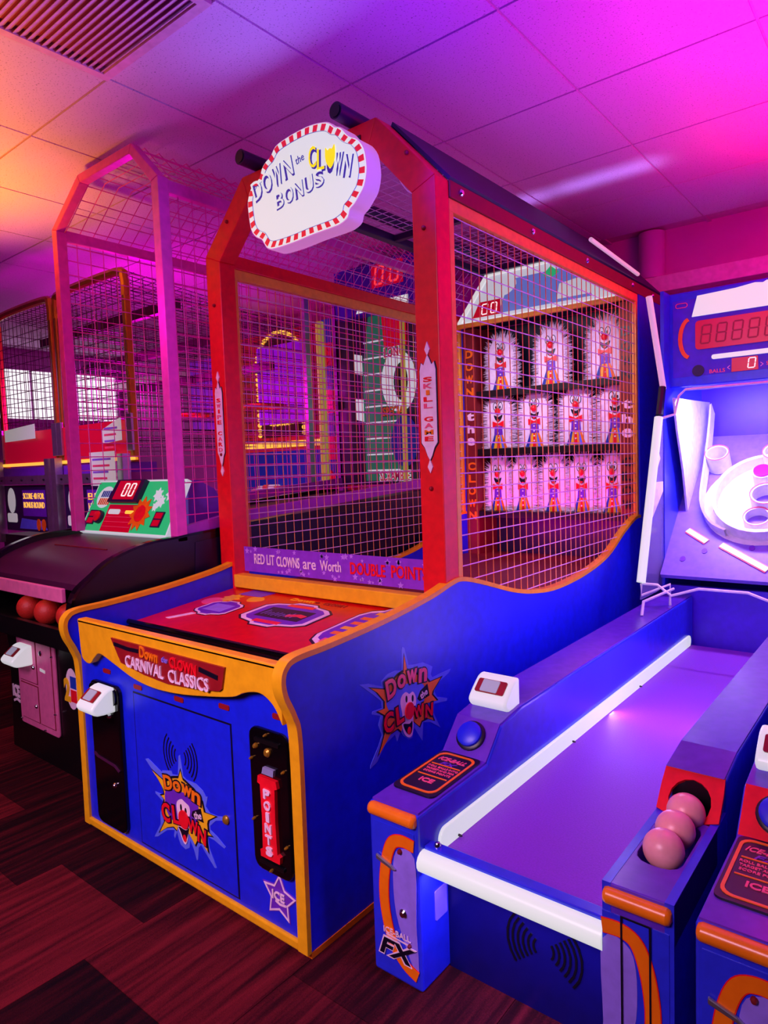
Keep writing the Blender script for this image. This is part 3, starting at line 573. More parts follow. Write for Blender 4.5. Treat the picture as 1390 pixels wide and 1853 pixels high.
# roof
MB().add([(-1.475, 2.285, 2.612), (-1.745, 2.285, 2.905), (-1.745, 4.95, 2.905), (-1.475, 4.95, 2.612), (-1.465, 2.285, 2.622), (-1.738, 2.285, 2.916), (-1.738, 4.95, 2.916), (-1.465, 4.95, 2.622)],
         [(0, 1, 2, 3), (4, 7, 6, 5), (0, 4, 5, 1), (3, 2, 6, 7), (0, 3, 7, 4), (1, 5, 6, 2)]).build('roof_sheet', 'roof_vinyl', T)
for x in (-2.575, -1.765): B(x-.025, x+.025, YB, 4.95, 2.86, 2.905).build('roof_beam', 'dark_violet', T, bevel=.004)
for y in (3.35, 4.38): B(-2.575, -1.765, y-.02, y+.02, 2.865, 2.90).build('roof_beam', 'dark_violet', T, bevel=.004)
m = MB()
for k in range(34):
    y = 2.33+.063*k; m.wire((-2.875, y, 2.612), (-2.585, y, 2.90), .0022); m.wire((-2.575, y, 2.905), (-1.765, y, 2.905), .0022)
for k in range(5): t = (k+.5)/5; m.wire((-2.875+.29*t, YB, 2.612+.288*t), (-2.875+.29*t, 4.45, 2.612+.288*t), .0022)
for k in range(12): m.wire((-2.52+.063*k, YB, 2.908), (-2.52+.063*k, 4.45, 2.908), .0022)
m.build('roof_mesh', 'wire_pale', T, kind='stuff')
for x in (-2.50, -1.90):
    m = MB(); n = 20; m.tube([(x, 2.12, 2.955), (x, 4.9, 2.955)], .034, n); m.build('roof_pipe', 'dark_violet', T, sm=True)
    m = MB(); m.lathe([(.026, 0), (.026, .004)], (x, 2.115, 2.955), (0, 1, 0), 18); m.build('pipe_mouth', 'black', T)
m = MB(); m.tube(smooth([(-1.76, 2.28, 2.80), (-1.74, 2.30, 2.72), (-1.68, 2.30, 2.63), (-1.60, 2.28, 2.59)], 5, closed=False), .004, 6); m.build('cable', 'pink_white', T, sm=True)
m = MB(); m.tube([(-1.46, 3.66, 2.70), (-1.46, 4.42, 2.66)], .012, 10); m.build('roof_light_leak', 'tube_glow_pink', T, sm=True)  # glowing tube stands in for light leaking out at the roof edge
# glowing marquee
SGN = thing('marquee_sign', 'glowing white cloud-shaped sign with red striped border on the red gable', 'sign', (-2.08, 2.14, 2.48))
fS = Fr((0, 2.10, 0), (1, 0, 0), (0, 0, 1), (0, -1, 0))
SG = smooth(SIGN, 3)
scx, scz = -2.08, 2.70
off = lambda k, kz: [(scx+(a-scx)*k, scz+(b-scz)*kz) for a, b in SG]
MB().prism(SG, fS, -.085, 0).build('sign_box', 'sign_side', SGN, sm=True)
MB().prism(off(.985, .98), fS, 0, .004).build('sign_face', 'sign_white', SGN)
n = len(SG); per = [0]
O1 = off(.975, .965); I1 = off(.90, .86)
for i in range(n): per.append(per[-1]+math.dist(O1[i], O1[(i+1) % n]))
def at(poly, s):
    s %= per[-1]; i = max(0, min(n-1, bisect.bisect(per, s)-1)); t = (s-per[i])/max(1e-9, per[i+1]-per[i]); a, b = poly[i], poly[(i+1) % n]
    return (a[0]+(b[0]-a[0])*t, a[1]+(b[1]-a[1])*t)
N = 38
for k in range(N):
    s0 = per[-1]*k/N; s1 = s0+per[-1]/N*.5
    MB().prism([at(O1, s0), at(O1, s1), at(I1, s1), at(I1, s0)], fS, .004, .0065).build('border_stripe', 'sign_red', SGN)
MB().ring(off(.895, .855), off(.89, .848), fS, .004, .006).build('border_line', 'halo_blue', SGN)
def arc_text(mat, chars, x0, x1, zf, h, bold, d0, d1, rotf, dx=0, dz=0):
    k = len(chars)
    for i, chx in enumerate(chars):
        if chx == ' ': continue
        x = x0+(x1-x0)*i/(k-1); m = MB(); m.text(fS, chx, x+dx, zf(x)+dz, (x1-x0)/(k-1)*.86, h, d0, d1, rot=rotf(x), bold=bold); m.build('letter', mat, SGN)
zf = lambda x: 2.762+.20*(x+2.37); rf = lambda x: .30-.5*(x+2.37)
zg = lambda x: 2.800-.45*(x+2.02); rg = lambda x: .02-1.4*(x+2.02)
arc_text('sign_blue', 'DOWN', -2.365, -2.165, zf, .088, .04, .004, .006, rf, .006, -.006)
arc_text('sign_white', 'DOWN', -2.365, -2.165, zf, .084, .0, .006, .008, rf)
m = MB(); m.text(fS, 'the', -2.09, 2.815, .05, .032, .004, .006, rot=.2); m.build('lettering', 'sign_blue', SGN)
arc_text('sign_blue', 'CLOWN', -2.015, -1.825, zg, .088, .035, .004, .006, rg, .005, -.006)
arc_text('sign_yellow', 'CL', -2.015, -1.9675, zg, .084, .0, .006, .008, rg)
arc_text('sign_white', 'WN', -1.8725, -1.825, zg, .084, .0, .006, .008, rg)
m = MB(); m.prism(smooth([(-1.913, 2.725), (-1.938, 2.76), (-1.938, 2.81), (-1.926, 2.797), (-1.913, 2.802), (-1.90, 2.797), (-1.888, 2.81), (-1.888, 2.76)], 3), fS, .0065, .009); m.build('lettering', 'sign_yellow', SGN)
arc_text('sign_blue', 'BONUS', -2.22, -1.98, lambda x: 2.690+.10*(x+2.1), .07, .05, .004, .006, lambda x: .12)
arc_text('sign_white', 'BONUS', -2.224, -1.984, lambda x: 2.694+.10*(x+2.1), .066, .0, .006, .008, lambda x: .12)
for x in (-2.3, -1.85): B(x-.02, x+.02, 2.185, 2.20, 2.80, 2.86).build('bracket', 'black', SGN)
lo = lamp('marquee_lamp', 'AREA', (-2.08, 2.085, 2.72), 3.4, (.26, .24, 1.0), (-2.08, 0, 2.72), .6, .36)
# rear of the game: cabinet, header, shelves
for X0, X1 in ((XR-.034, XR), (XL, XL+.034)): B(X0, X1, 4.46, 4.97, .02, 2.545).build('rear_side', 'cab_blue', T)
B(XL+.034, XR-.034, 4.74, 4.78, .1, 2.545).build('back_wall', 'navy', T)
MB().add([(XL+.036, 2.27, .92), (XR-.036, 2.27, .92), (XR-.036, 4.74, .80), (XL+.036, 4.74, .80), (XL+.036, 2.27, .88), (XR-.036, 2.27, .88), (XR-.036, 4.74, .76), (XL+.036, 4.74, .76)],
         [(0, 1, 2, 3), (4, 7, 6, 5), (0, 4, 5, 1), (3, 2, 6, 7), (0, 3, 7, 4), (1, 5, 6, 2)]).build('play_floor', 'wood_red', T)
fH = Fr((0, 4.41, 0), (1, 0, 0), (0, 0, 1), (0, -1, 0))
HP = [(-2.80, 2.545), (-1.505, 2.545), (-1.76, 2.865), (-2.545, 2.865)]
hd = MB().prism(HP, fH, -.3, 0).build('header_box', 'dark_violet', T)
sc = lambda k: [(-2.1525+(a+2.1525)*k, 2.68+(b-2.68)*k) for a, b in HP]
MB().prism(sc(.95), fH, 0, .003).build('header_print', 'header_pale', hd)
MB().prism([(-2.45, 2.58), (-1.75, 2.58), (-1.85, 2.80), (-2.35, 2.80)], fH, .003, .005).build('header_print', 'header_blue', hd)
MB().prism(smooth([(-2.48, 2.72), (-2.38, 2.70), (-2.30, 2.76), (-2.34, 2.83), (-2.46, 2.83), (-2.55, 2.80)], 3), fH, .005, .006).build('cloud_print', 'header_pale', hd)
MB().prism([(-2.10, 2.78), (-2.04, 2.83), (-1.98, 2.78), (-2.04, 2.75)], fH, .005, .006).build('flag_print', 'green_print', hd)
MB().prism([(-2.0, 2.60), (-1.72, 2.60), (-1.80, 2.72), (-1.98, 2.70)], fH, .005, .006).build('tent_print', 'header_pale', hd)
MB().ring(HP, sc(.93), fH, .003, .02).build('header_light_frame', 'tube', hd)
dd = MB().prism([(-2.66, 2.575), (-2.43, 2.575), (-2.43, 2.68), (-2.60, 2.68)], fH, .003, .012).build('score_display', 'disp_red', hd)
m = MB(); m.seg(fH, '0', -2.555, 2.625, .045, .07, .012, .015); m.seg(fH, '0', -2.48, 2.625, .045, .07, .012, .015); m.build('digits', 'led_white', dd)
B(XL+.02, XR-.02, 4.39, 4.42, 2.515, 2.545).build('header_trim', 'mesh_yellow', T)
for X0, X1 in ((XL+.034, -2.69), (-1.60, XR-.034)):
    k = B(X0, X1, 4.47, 4.74, .80, 2.52).build('side_column', 'wood_red', T)
    fc = Fr((0, 4.47, 0), (1, 0, 0), (0, 0, 1), (0, -1, 0))
    for i, chx in enumerate('DOWN the CLOWN'):
        if chx == ' ': continue
        m = MB(); m.text(fc, chx, (X0+X1)/2, 2.33-.094*i, .07, .06, .002, .006, bold=.04); m.build('lettering', ('ink' if X0 > -2 else 'logo_orange') if i < 4 or i > 8 else 'pink_white', k)
SH = (2.045, 1.612, 1.142)
for z in SH: B(-2.69, -1.60, 4.47, 4.74, z-.05, z).build('shelf', 'black', T, bevel=.004)
lamp('shelf_lamp_top', 'AREA', (-2.15, 3.75, 2.46), 3.2, (.85, .72, 1.0), (-2.15, 4.62, 1.75), 1.1, .12, spread=110)
lamp('shelf_lamp_low', 'AREA', (-2.15, 4.20, .96), 3.6, (1.0, .0, .7), (-2.15, 4.62, 1.3), 1.1, .08)
lamp('header_uplight', 'AREA', (-1.75, 4.15, 2.97), 0.32, (.42, .36, 1.0), (-1.75, 4.15, 3.2), 1.0, .09, spread=70)

# clown dolls: one built, the others share its meshes
def doll(x, z, label):
    y = 4.545
    D = thing('clown_doll', label, 'doll', (x, y, z), 'furry clown dolls on the shelves')
    f = Fr((x, y, z), (1, 0, 0), (0, 0, 1), (0, -1, 0))
    body = [(-.098, 0), (.098, 0), (.105, .10), (.103, .26)]+[(.103*math.cos(t), .27+.125*math.sin(t)) for t in [math.radians(a) for a in range(15, 166, 15)]]+[(-.103, .26), (-.105, .10)]
    MB().prism(body, f, -.03, .01).build('body', 'fur', D, bevel=.01, sm=True)
    m = MB(); R = random.Random(3)
    per = [(-.085+.17*k/8, .0, 0, -.2) for k in range(0)]
    for k in range(640):
        t = R.random()
        if t < .36: px, pz, nx, nz = -.102, R.uniform(0, .27), -1, R.uniform(-.2, .3)
        elif t < .72: px, pz, nx, nz = .102, R.uniform(0, .27), 1, R.uniform(-.2, .3)
        else:
            a = R.uniform(0, PI); px, pz, nx, nz = .102*math.cos(a), .27+.125*math.sin(a), math.cos(a), math.sin(a)
        l = R.uniform(.025, .075); yy = y+R.uniform(-.012, .03); w = .004
        p = Vector((x+px*.9, yy, z+pz*.97)); tip = p+Vector((nx*l, R.uniform(-.012, .012), nz*l+R.uniform(-.01, .01)))
        sd = Vector((-nz, 0, nx)).normalized()*w
        m.add([p-sd, p+sd, tip, p+Vector((0, -w, 0))], [(0, 1, 2), (0, 2, 3), (1, 3, 2), (0, 3, 1)])
    m.build('fur_fringe', 'fur', D, kind='stuff')
    for u in (-.022, .022):
        e = MB().prism(ell(u, .315, .018, .03, 14), f, .01, .014).build('eye', 'white', D)
        MB().ring(ell(u, .315, .019, .031, 14), ell(u, .315, .015, .026, 14), f, .014, .016).build('eye_rim', 'ink', e)
        MB().prism(ell(u*.8, .308, .006, .011, 10), f, .014, .0165).build('pupil', 'ink', e)
    m = MB(); m.ball((x, y-.022, z+.278), .022, .018, .024, 12, 8); m.build('nose', 'logo_red', D, sm=True)
    MB().prism(smooth([(-.035, .25), (0, .235), (.035, .25), (.022, .215), (0, .20), (-.022, .215)], 3), f, .01, .016).build('mouth', 'ink', D)
    MB().prism(smooth([(-.012, .215), (.012, .215), (0, .203)], 3), f, .016, .018).build('tongue', 'logo_red', D)
    MB().prism([(0, .185), (-.045, .205), (-.045, .16), (0, .178), (.045, .16), (.045, .205)], f, .01, .02).build('bow_tie', 'logo_red', D)
    MB().prism([(-.03, .165), (.03, .165), (.035, .10), (-.035, .10)], f, .01, .016).build('waistcoat', 'purple', D)
    for k in range(4): MB().prism(ell(0, .15-.035*k, .006, .006, 8), f, .017, .021).build('button', 'white', D)
    for k, (mt, a0, a1) in enumerate((('sea_blue', -1, -.6), ('logo_yellow', -.6, -.22), ('logo_red', -.22, .18), ('logo_yellow', .18, .42), ('halo_blue', .42, .7), ('logo_orange', .7, 1))):
        MB().prism([(.035*a0, .10), (.035*a1, .10), (.07*a1, .002), (.07*a0, .002)], f, .01, .015+.0002*k).build('trouser_stripe', mt, D)
    return D
rows = ((SH[0], (-2.51, -2.11, -1.72), 'top'), (SH[1], (-2.54, -2.245, -1.93, -1.655), 'middle'), (SH[2], (-2.556, -2.345, -2.105, -1.895, -1.68), 'bottom'))
names = {3: ('left', 'centre', 'right'), 4: ('leftmost', 'second from left', 'third from left', 'rightmost'), 5: ('leftmost', 'second from left', 'middle', 'second from right', 'rightmost')}
D0 = None
for z, xs, rn in rows:
    for x, pn in zip(xs, names[len(xs)]):
        lb = f'furry clown doll, {pn} on the {rn} shelf of the mesh cage'
        if D0 is None: D0 = doll(x, z, lb); dx0, dz0 = x, z
        else: c = copy_tree(D0, (x-dx0, 0, z-dz0)); c['label'] = lb; c.scale.x = .86 if rn == 'bottom' else 1

# ================================================================== ball-rolling alley
def alley():
    A = thing('roller_alley', 'violet and blue ball rolling alley lit by white tubes beside the blue carnival game', 'arcade game', (-.855, 3.2, 0), 'ball rolling alleys')
    YS = 1.472
    LX0, LX1, RX0, RX1 = -1.29, -1.11, -.58, -.42
    AP = [(YS, .0), (YS, .525), (1.86, .535), (1.955, .63), (2.10, .652), (4.30, .665), (4.30, 0)]
    def shell(x0, x1, nm):
        f = Fr((x0, 0, 0), (0, 1, 0), (0, 0, 1), (1, 0, 0))
        return MB().prism(AP, f, 0, x1-x0).build(nm, 'skee_blue', A, bevel=.008)
    # ---- left arm
    la = shell(LX0, LX1, 'side_arm')
    f = Fr((LX0+.006, 0, 0), (0, 1, 0), (0, 0, 1), (1, 0, 0)); w = LX1-LX0-.012
    MB().prism([(YS+.01, .525), (1.858, .536), (1.858, .541), (YS+.01, .531)], f, 0, w).build('arm_top', 'skee_top', la)
    MB().prism([(1.862, .536), (1.955, .631), (1.955, .637), (1.858, .541)], f, 0, w).build('arm_riser', 'skee_top', la)
    MB().prism([(1.957, .631), (2.10, .653), (4.30, .666), (4.30, .671), (2.10, .658), (1.955, .637)], f, 0, w).build('arm_top', 'skee_top', la)
    fp = Fr((0, 0, .4965), (1, 0, 0), (0, 1, .0258), (0, 0, 1))
    ip = MB().prism(rrect(LX0+.012, LX1-.014, 1.565, 1.85, .02), fp, -.004+.0, .002).build('instruction_plate', 'ink', la)
    def plate(ip):
        MB().ring(rrect(LX0+.02, LX1-.022, 1.58, 1.838, .03), rrect(LX0+.028, LX1-.030, 1.588, 1.83, .026), fp, .002, .004).build('plate_border', 'orange', ip)
        m = MB(); m.text(fp, 'ICE-BALL', -1.20, 1.795, .10, .022, .002, .004, shear=.3, bold=.02); m.build('lettering', 'logo_pink', ip)
        m = MB(); m.text(fp, 'FX', -1.20, 1.765, .05, .02, .002, .004, shear=.4, bold=.01); m.build('lettering', 'purple', ip)
        for k, (s, ww) in enumerate((('ROLL BALLS INTO', .11), ('TARGET AND FOR', .105), ('SCORE POINTS', .10))):
            m = MB(); m.text(fp, s, -1.20, 1.735-.018*k, ww, .010, .002, .004, bold=.01); m.build('lettering', 'logo_pink', ip)
        for v in (1.752, 1.675): MB().prism([(LX0+.035, v-.002), (LX1-.037, v-.002), (LX1-.037, v+.002), (LX0+.035, v+.002)], fp, .002, .004).build('rule_line', 'orange', ip)
        m = MB(); m.text(fp, 'ICE', -1.20, 1.645, .05, .024, .002, .004, bold=.03); m.build('lettering', 'logo_pink', ip)
    plate(ip)
    n = Vector((0, -.095, .095)).normalized(); uy = Vector((0, .095, .095)).normalized()
    fb = Fr((-1.20, 1.91, .589), (1, 0, 0), uy, n)
    m = MB(); m.lathe([(.052, 0), (.052, .012), (.046, .016)], fb.p(0, 0), n, 24); bt = m.build('start_button', 'ink', la, sm=True)
    m = MB(); m.lathe([(.043, .014), (.043, .026), (.034, .033), (.005, .035)], fb.p(0, 0), n, 24); m.build('button_cap', 'cab_blue', bt, sm=True)
    reader(la, -1.20, 2.12, .695, .15, .8)
    m = MB(); m.tube([(LX0+.005, YS-.002, .508), (LX1-.005, YS-.002, .508)], .020, 12); m.build('bumper', 'orange_gloss', la, sm=True, bevel=.01)
    ff = Fr((0, YS, 0), (1, 0, 0), (0, 0, 1), (0, -1, 0))
    def decal(xo, s, parent):          # the orange swoosh art on an arm's face; s mirrors it
        g = lambda a: xo+s*a
        bg = MB().prism([(g(.015), .03), (g(.165), .03), (g(.165), .47), (g(.015), .47)], ff, 0, .002).build('face_print', 'skee_blue', parent)
        MB().prism([(g(p), q) for p, q in smooth([(.165, .40), (.10, .40), (.085, .30), (.10, .18), (.165, .05), (.165, .2)], 4)], ff, .002, .003).build('violet_print', 'lilac', bg)
        path = smooth([(.165, .435), (.12, .438), (.085, .42), (.062, .36), (.05, .27), (.056, .19), (.08, .11), (.12, .065), (.165, .045)], 5, closed=False)
        m = MB(); m.ribbon([(g(a), b) for a, b in path], .038, ff, .003, .0042); m.build('swoosh_outline', 'logo_red', bg)
        m = MB(); m.ribbon([(g(a), b) for a, b in path], .033, ff, .0042, .005); m.build('swoosh', 'orange', bg)
        return bg
    bg = decal(LX0, 1, la)
    m = MB(); m.text(ff, 'ICE-BALL', -1.195, .148, .10, .018, .005, .007, rot=.05, bold=.01); m.ribbon([(-1.235, .133), (-1.15, .131)], .004, ff, .005, .007); m.build('lettering', 'pink_white', bg)
    m = MB(); m.text(ff, 'FX', -1.195, .095, .125, .062, .005, .0065, shear=.35, bold=.07); m.build('lettering', 'pink_white', bg)
    m = MB(); m.text(ff, 'FX', -1.195, .095, .115, .052, .0065, .008, shear=.35, bold=.03); m.build('lettering', 'ink', bg)
    m = MB(); m.prism([(-1.262, .358), (-1.20, .342), (-1.19, .345), (-1.205, .356), (-1.262, .374)], ff, .003, .012); m.build('clasp', 'steel', la, bevel=.003)
    screw(la, ff, -1.175, .405, .008, 'wood_red'); screw(la, ff, -1.17, .22, .014); screw(la, ff, -1.15, .13, .006, 'wood_red')
    fi = Fr((LX1, 0, 0), (0, 1, 0), (0, 0, 1), (1, 0, 0))
    MB().prism(rrect(YS+.07, YS+.13, .18, .27, .004), fi, 0, .003).build('caution_label', 'lilac', la)
    # ---- inner light strips on both arms
    m = MB(); m.prism(rrect(1.565, 4.22, .378, .448, .034, 6), fi, 0, .012); st = m.build('light_strip', 'tube', la, bevel=.004)
    for yy in (1.66, 2.5, 3.3): screw(st, Fr((LX1+.012, 0, 0), (0, 1, 0), (0, 0, 1), (1, 0, 0)), yy, .392, .004, 'ink')
    # ---- right arm with ball tray
    TX0, TX1, TY0, TY1 = -.553, -.447, 1.60, 1.90
    ra = B(RX0, RX1, YS, 1.955, 0, .44).build('tray_arm', 'skee_blue', A)
    fo = Fr((0, 0, .54), (1, 0, 0), (0, 1, 0), (0, 0, 1))
    op = rrect(TX0, TX1, TY0, 1.95, .04, 3)
    ou = []
    for (u, v) in op:                      # matching outer outline
        ou.append((RX0 if u < -.5 else RX1, (YS if v < 1.75 else 1.955)))
    ou2 = [(RX0+(RX1-RX0)*(u-TX0)/(TX1-TX0), YS+(1.86-YS)*(v-TY0)/(1.95-TY0)) for u, v in op]
    ou3 = []
    for u, v in ou2:
        du, dv = u+.5, v-(YS+1.86)/2; k = min(.08/max(abs(du), 1e-6), ((1.86-YS)/2)/max(abs(dv), 1e-6)); ou3.append((-.5+du*k, (YS+1.86)/2+dv*k))
    inn = rrect(TX0, TX1, TY0, 1.84, .04, 3)
    MB().ring(ou3, inn, fo, -.10, 0).build('tray_top', 'skee_top', ra, bevel=.003)
    B(RX0, RX0+.02, YS, 1.955, .44, .541).build('arm_wall', 'skee_blue', ra); B(RX1-.02, RX1, YS, 1.955, .44, .541).build('arm_wall', 'skee_blue', ra)
    f = Fr((RX0, 0, 0), (0, 1, 0), (0, 0, 1), (1, 0, 0))
    MB().prism([(1.956, .0), (1.956, .63), (2.10, .652), (4.30, .665), (4.30, 0)], f, 0, RX1-RX0).build('side_arm', 'skee_blue', ra, bevel=.006)
    B(RX0+.022, RX1-.022, 1.944, 1.955, .445, .62).build('port_shade', 'black', ra)  # black plate added for the shade inside the port
    fr_ = Fr((0, 1.862, .538), (1, 0, 0), uy, n)
    L = .137
    hole = ell(-.5, .05, .055, .062, 16, 0, 45, 405)
    outr = []
    for u, v in hole:
        du, dv = u+.5, v-.05; k = min(.08/max(abs(du), 1e-6), ((L-.05) if dv > 0 else .05)/max(abs(dv), 1e-6)); outr.append((-.5+du*k, .05+dv*k))
    MB().ring(outr, hole, fr_, -.012, 0).build('ball_port', 'logo_red', ra)
    MB().prism([(1.957, .631), (2.10, .653), (4.30, .666), (4.30, .671), (2.10, .658), (1.95, .636)], Fr((RX0+.004, 0, 0), (0, 1, 0), (0, 0, 1), (1, 0, 0)), 0, RX1-RX0-.008).build('arm_top', 'skee_top', ra)
    m = MB(); m.tube([(RX0+.004, YS-.002, .512), (RX1-.004, YS-.002, .512)], .020, 12); m.build('bumper', 'orange_gloss', ra, sm=True, bevel=.01)
    bg = decal(RX1+.005, -1, ra)
    MB().ring([(-.536, .06), (-.468, .06), (-.468, .475), (-.536, .475)], [(-.532, .064), (-.472, .064), (-.472, .471), (-.532, .471)], ff, .005, .007).build('hatch_outline', 'ink', bg)
    fj = Fr((RX0, 0, 0), (0, 1, 0), (0, 0, 1), (-1, 0, 0))
    MB().prism(rrect(1.565, 4.22, .378, .448, .034, 6), fj, 0, .012).build('light_strip', 'tube', ra, bevel=.004)
    # ---- lane, front rail, front tube, kick panel
    B(LX1, RX0, 1.53, 4.22, .33, .385).build('lane', 'lane', A)
    fx = B(LX1, RX0, 1.497, 1.535, .40, .432).build('lane_edge', 'skee_blue', A, bevel=.004)
    screw(fx, Fr((0, 0, .432), (1, 0, 0), (0, 1, 0), (0, 0, 1)), -1.075, 1.516, .011)
    m = MB(); m.tube([(LX1, 1.49, .392), (RX0, 1.49, .392)], .032, 14); m.build('front_tube', 'tube', A, sm=True)
    kp = B(LX1, RX0, 1.612, 1.64, .0, .36).build('kick_panel', 'kick_blue', A)
    fk = Fr((0, 1.612, 0), (1, 0, 0), (0, 0, 1), (0, -1, 0))
    m = MB()
    for sg in (-1, 1):
        for k in range(1, 7):
            r = .014+.016*k; m.ribbon([(-.80+sg*r*math.cos(t), .19+r*math.sin(t)) for t in [math.radians(a) for a in range(-40, 41, 16)]], .006, fk, 0, .003)
    m.build('speaker_slots', 'black', kp, kind='stuff')
    # ---- target end
    B(LX0, LX0+.02, 4.30, 5.2, .0, 2.5).build('housing_side', 'skee_blue', A); B(RX1-.02, RX1, 4.30, 5.2, .0, 2.5).build('housing_side', 'skee_blue', A)
    B(LX0+.02, RX1-.02, 5.16, 5.2, .0, 2.5).build('housing_back', 'cage_purple', A)
    B(LX0+.02, RX1-.02, 4.32, 4.36, .30, .72).build('target_front', 'cage_purple', A)
    fT = Fr((-.855, 4.2, .80), (1, 0, 0), (0, .739, .674), (0, -.674, .739))
    tb = MB().prism([(-.415, 0), (.415, 0), (.415, 1.24), (-.415, 1.24)], fT, -.03, 0).build('target_board', 'board_lilac', A)
    MB().prism([(.06+r[0], .62+r[1]) for r in ell(0, 0, .34, .36, 36)], fT, 0, .004).build('target_field', 'target_white', tb)
    cu = MB(); cu.ring(ell(.07, .62, .285, .33, 40), ell(.07, .62, .262, .307, 40), fT, .004, .085); cu.build('big_ring', 'target_white', tb, sm=True)
    for (u, v, r, h, cap, tx) in ((-.235, .93, .072, .13, None, '100'), (.10, .93, .072, .13, None, '100'), (.05, .76, .058, .12, 'magenta_cap', None), (.09, .58, .088, .11, None, '50'), (.06, .42, .075, .08, None, '40')):
        m = MB(); m.ring(ell(u, v, r, r, 24), ell(u, v, r*.84, r*.84, 24), fT, .004, h); k = m.build('score_cup', 'target_white', tb, sm=True)
        if cap: MB().prism(ell(u, v, r*.86, r*.86, 20), fT, h-.01, h+.012).build('cup_cap', cap, k)
        else:
            MB().ring(ell(u, v, r*1.01, r*1.01, 24), ell(u, v, r*.95, r*.95, 24), fT, h, h+.004).build('cup_rim', 'logo_pink', k)
            MB().prism(ell(u, v, r*.84, r*.84, 20), fT, .004, .02).build('cup_floor', 'board_lilac', k)
    for a, b in (((-.325, .36), (-.20, .27)), ((-.115, .25), (.15, .08))):
        m = MB(); m.ribbon([a, b], .046, fT, 0, .006); k = m.build('slot_rim', 'logo_pink', tb); m = MB(); m.ribbon([a, b], .034, fT, .006, .010); m.build('ball_slot', 'tube', k)
    for u, v in ((-.20, .20), (.05, .24), (-.31, .13)): MB().prism(ell(u, v, .016, .02, 12), fT, 0, .004).build('sensor', 'purple', tb)
    fw = Fr((-1.225, 0, 0), (0, 1, 0), (0, 0, 1), (1, 0, 0))
    MB().prism([(4.305, 1.861), (5.15, 1.875), (5.15, 1.5), (5.07, 1.41), (4.80, 1.20), (4.62, 1.06), (4.50, 1.42), (4.38, 1.66)], fw, 0, .012).build('side_wing', 'target_white', A)
    m = MB(); pts = smooth([(-1.17, 5.05, 1.78), (-1.16, 4.95, 1.60), (-1.15, 4.80, 1.38), (-1.13, 4.62, 1.16), (-1.05, 4.50, 1.04), (-.95, 4.45, .99)], 4, closed=False)
    lo_ = [Vector(p) for p in pts]; hi_ = [p+Vector((-.01, -.05, .07)) for p in lo_]
    k = len(lo_); m.add(lo_+hi_+[p+Vector((.012, 0, .008)) for p in lo_]+[p+Vector((.012, 0, .008)) for p in hi_], [(i, i+1, k+i+1, k+i) for i in range(k-1)]+[(2*k+i, 3*k+i, 3*k+i+1, 2*k+i+1) for i in range(k-1)]+[(k+i, k+i+1, 3*k+i+1, 3*k+i) for i in range(k-1)]+[(i, 2*k+i, 2*k+i+1, i+1) for i in range(k-1)])
    m.build('curved_guard', 'target_white', A, sm=True)
    fs = Fr((LX0+.005, 0, 0), (0, 1, 0), (0, 0, 1), (1, 0, 0))
    MB().prism([(3.88, .70), (3.90, .80), (4.23, 1.75), (4.30, 1.75), (4.30, .70)], fs, 0, .008).build('side_guard', 'acrylic', A)
    m = MB(); m.tube([(LX0+.01, 3.885, .80), (LX0+.01, 4.225, 1.745)], .026, 10); m.build('guard_lamp', 'tube', A, sm=True)
    MB().prism([(4.0, 1.10), (4.28, 1.30), (4.28, 1.36), (4.10, 1.36), (4.23, 1.50), (4.20, 1.55), (4.06, 1.30)], fs, .008, .012).build('guard_print', 'target_white', A)
    m = MB(); m.tube([(LX0+.01, 4.06, 2.43), (LX0+.01, 4.32, 1.92)], .018, 10); m.build('canopy_tube', 'tube_glow_pink', A, sm=True)
    m = MB(); m.tube([(LX0+.01, 4.30, 1.93), (LX0+.01, 4.24, 1.76)], .022, 8); m.build('canopy_joint', 'black', A, sm=True)
    rod = lambda pts, nm='net_rod': (lambda mm: mm.tube(pts, .008, 6) and mm.build(nm, 'target_white', A, sm=True))(MB())
    rod([(LX0+.02, 4.24, 1.74), (-1.20, 4.27, 1.76), (-1.185, 4.30, 1.87), (-1.15, 4.31, 1.905), (-.56, 4.31, 1.905), (-.525, 4.30, 1.87), (-.51, 4.27, 1.76), (RX1-.02, 4.24, 1.74)])
    rod([(LX0+.01, 3.90, .79), (-1.194, 3.90, .79), (-1.119, 3.90, .735), (-.975, 3.90, .786), (-.735, 3.90, .786), (-.59, 3.90, .735), (-.516, 3.90, .79), (RX1-.01, 3.90, .79)])
    rod([(LX0+.01, 3.89, .79), (LX0+.02, 3.86, .73), (-1.14, 3.95, .79), (-1.14, 3.95, .67)])
    rod([(-1.13, 3.98, .76), (-1.19, 3.65, .74), (-1.19, 3.62, .67)])
    # ---- scoreboard header
    fh = Fr((0, 4.42, 0), (1, 0, 0), (0, 0, 1), (0, -1, 0))
    hb = B(LX0, RX1, 4.42, 4.75, 1.93, 2.50).build('scoreboard', 'skee_blue', A, bevel=.01)
    MB().prism([(-1.25, 1.99), (-.46, 1.99), (-.46, 2.45), (-1.25, 2.45)], fh, 0, .003).build('score_panel', 'cage_purple', hb)
    MB().prism([(-1.139, 2.343), (-.572, 2.343), (-.60, 2.468), (-.74, 2.485), (-.76, 2.475), (-.80, 2.482), (-.9, 2.47), (-1.108, 2.462)], fh, .003, .014).build('name_light', 'tube', hb)
    MB().prism(rrect(-1.295, -1.275, 2.05, 2.40, .008), fh, .003, .012).build('edge_light', 'tube', hb); MB().prism(rrect(-.435, -.415, 2.05, 2.40, .008), fh, .003, .012).build('edge_light', 'tube', hb)
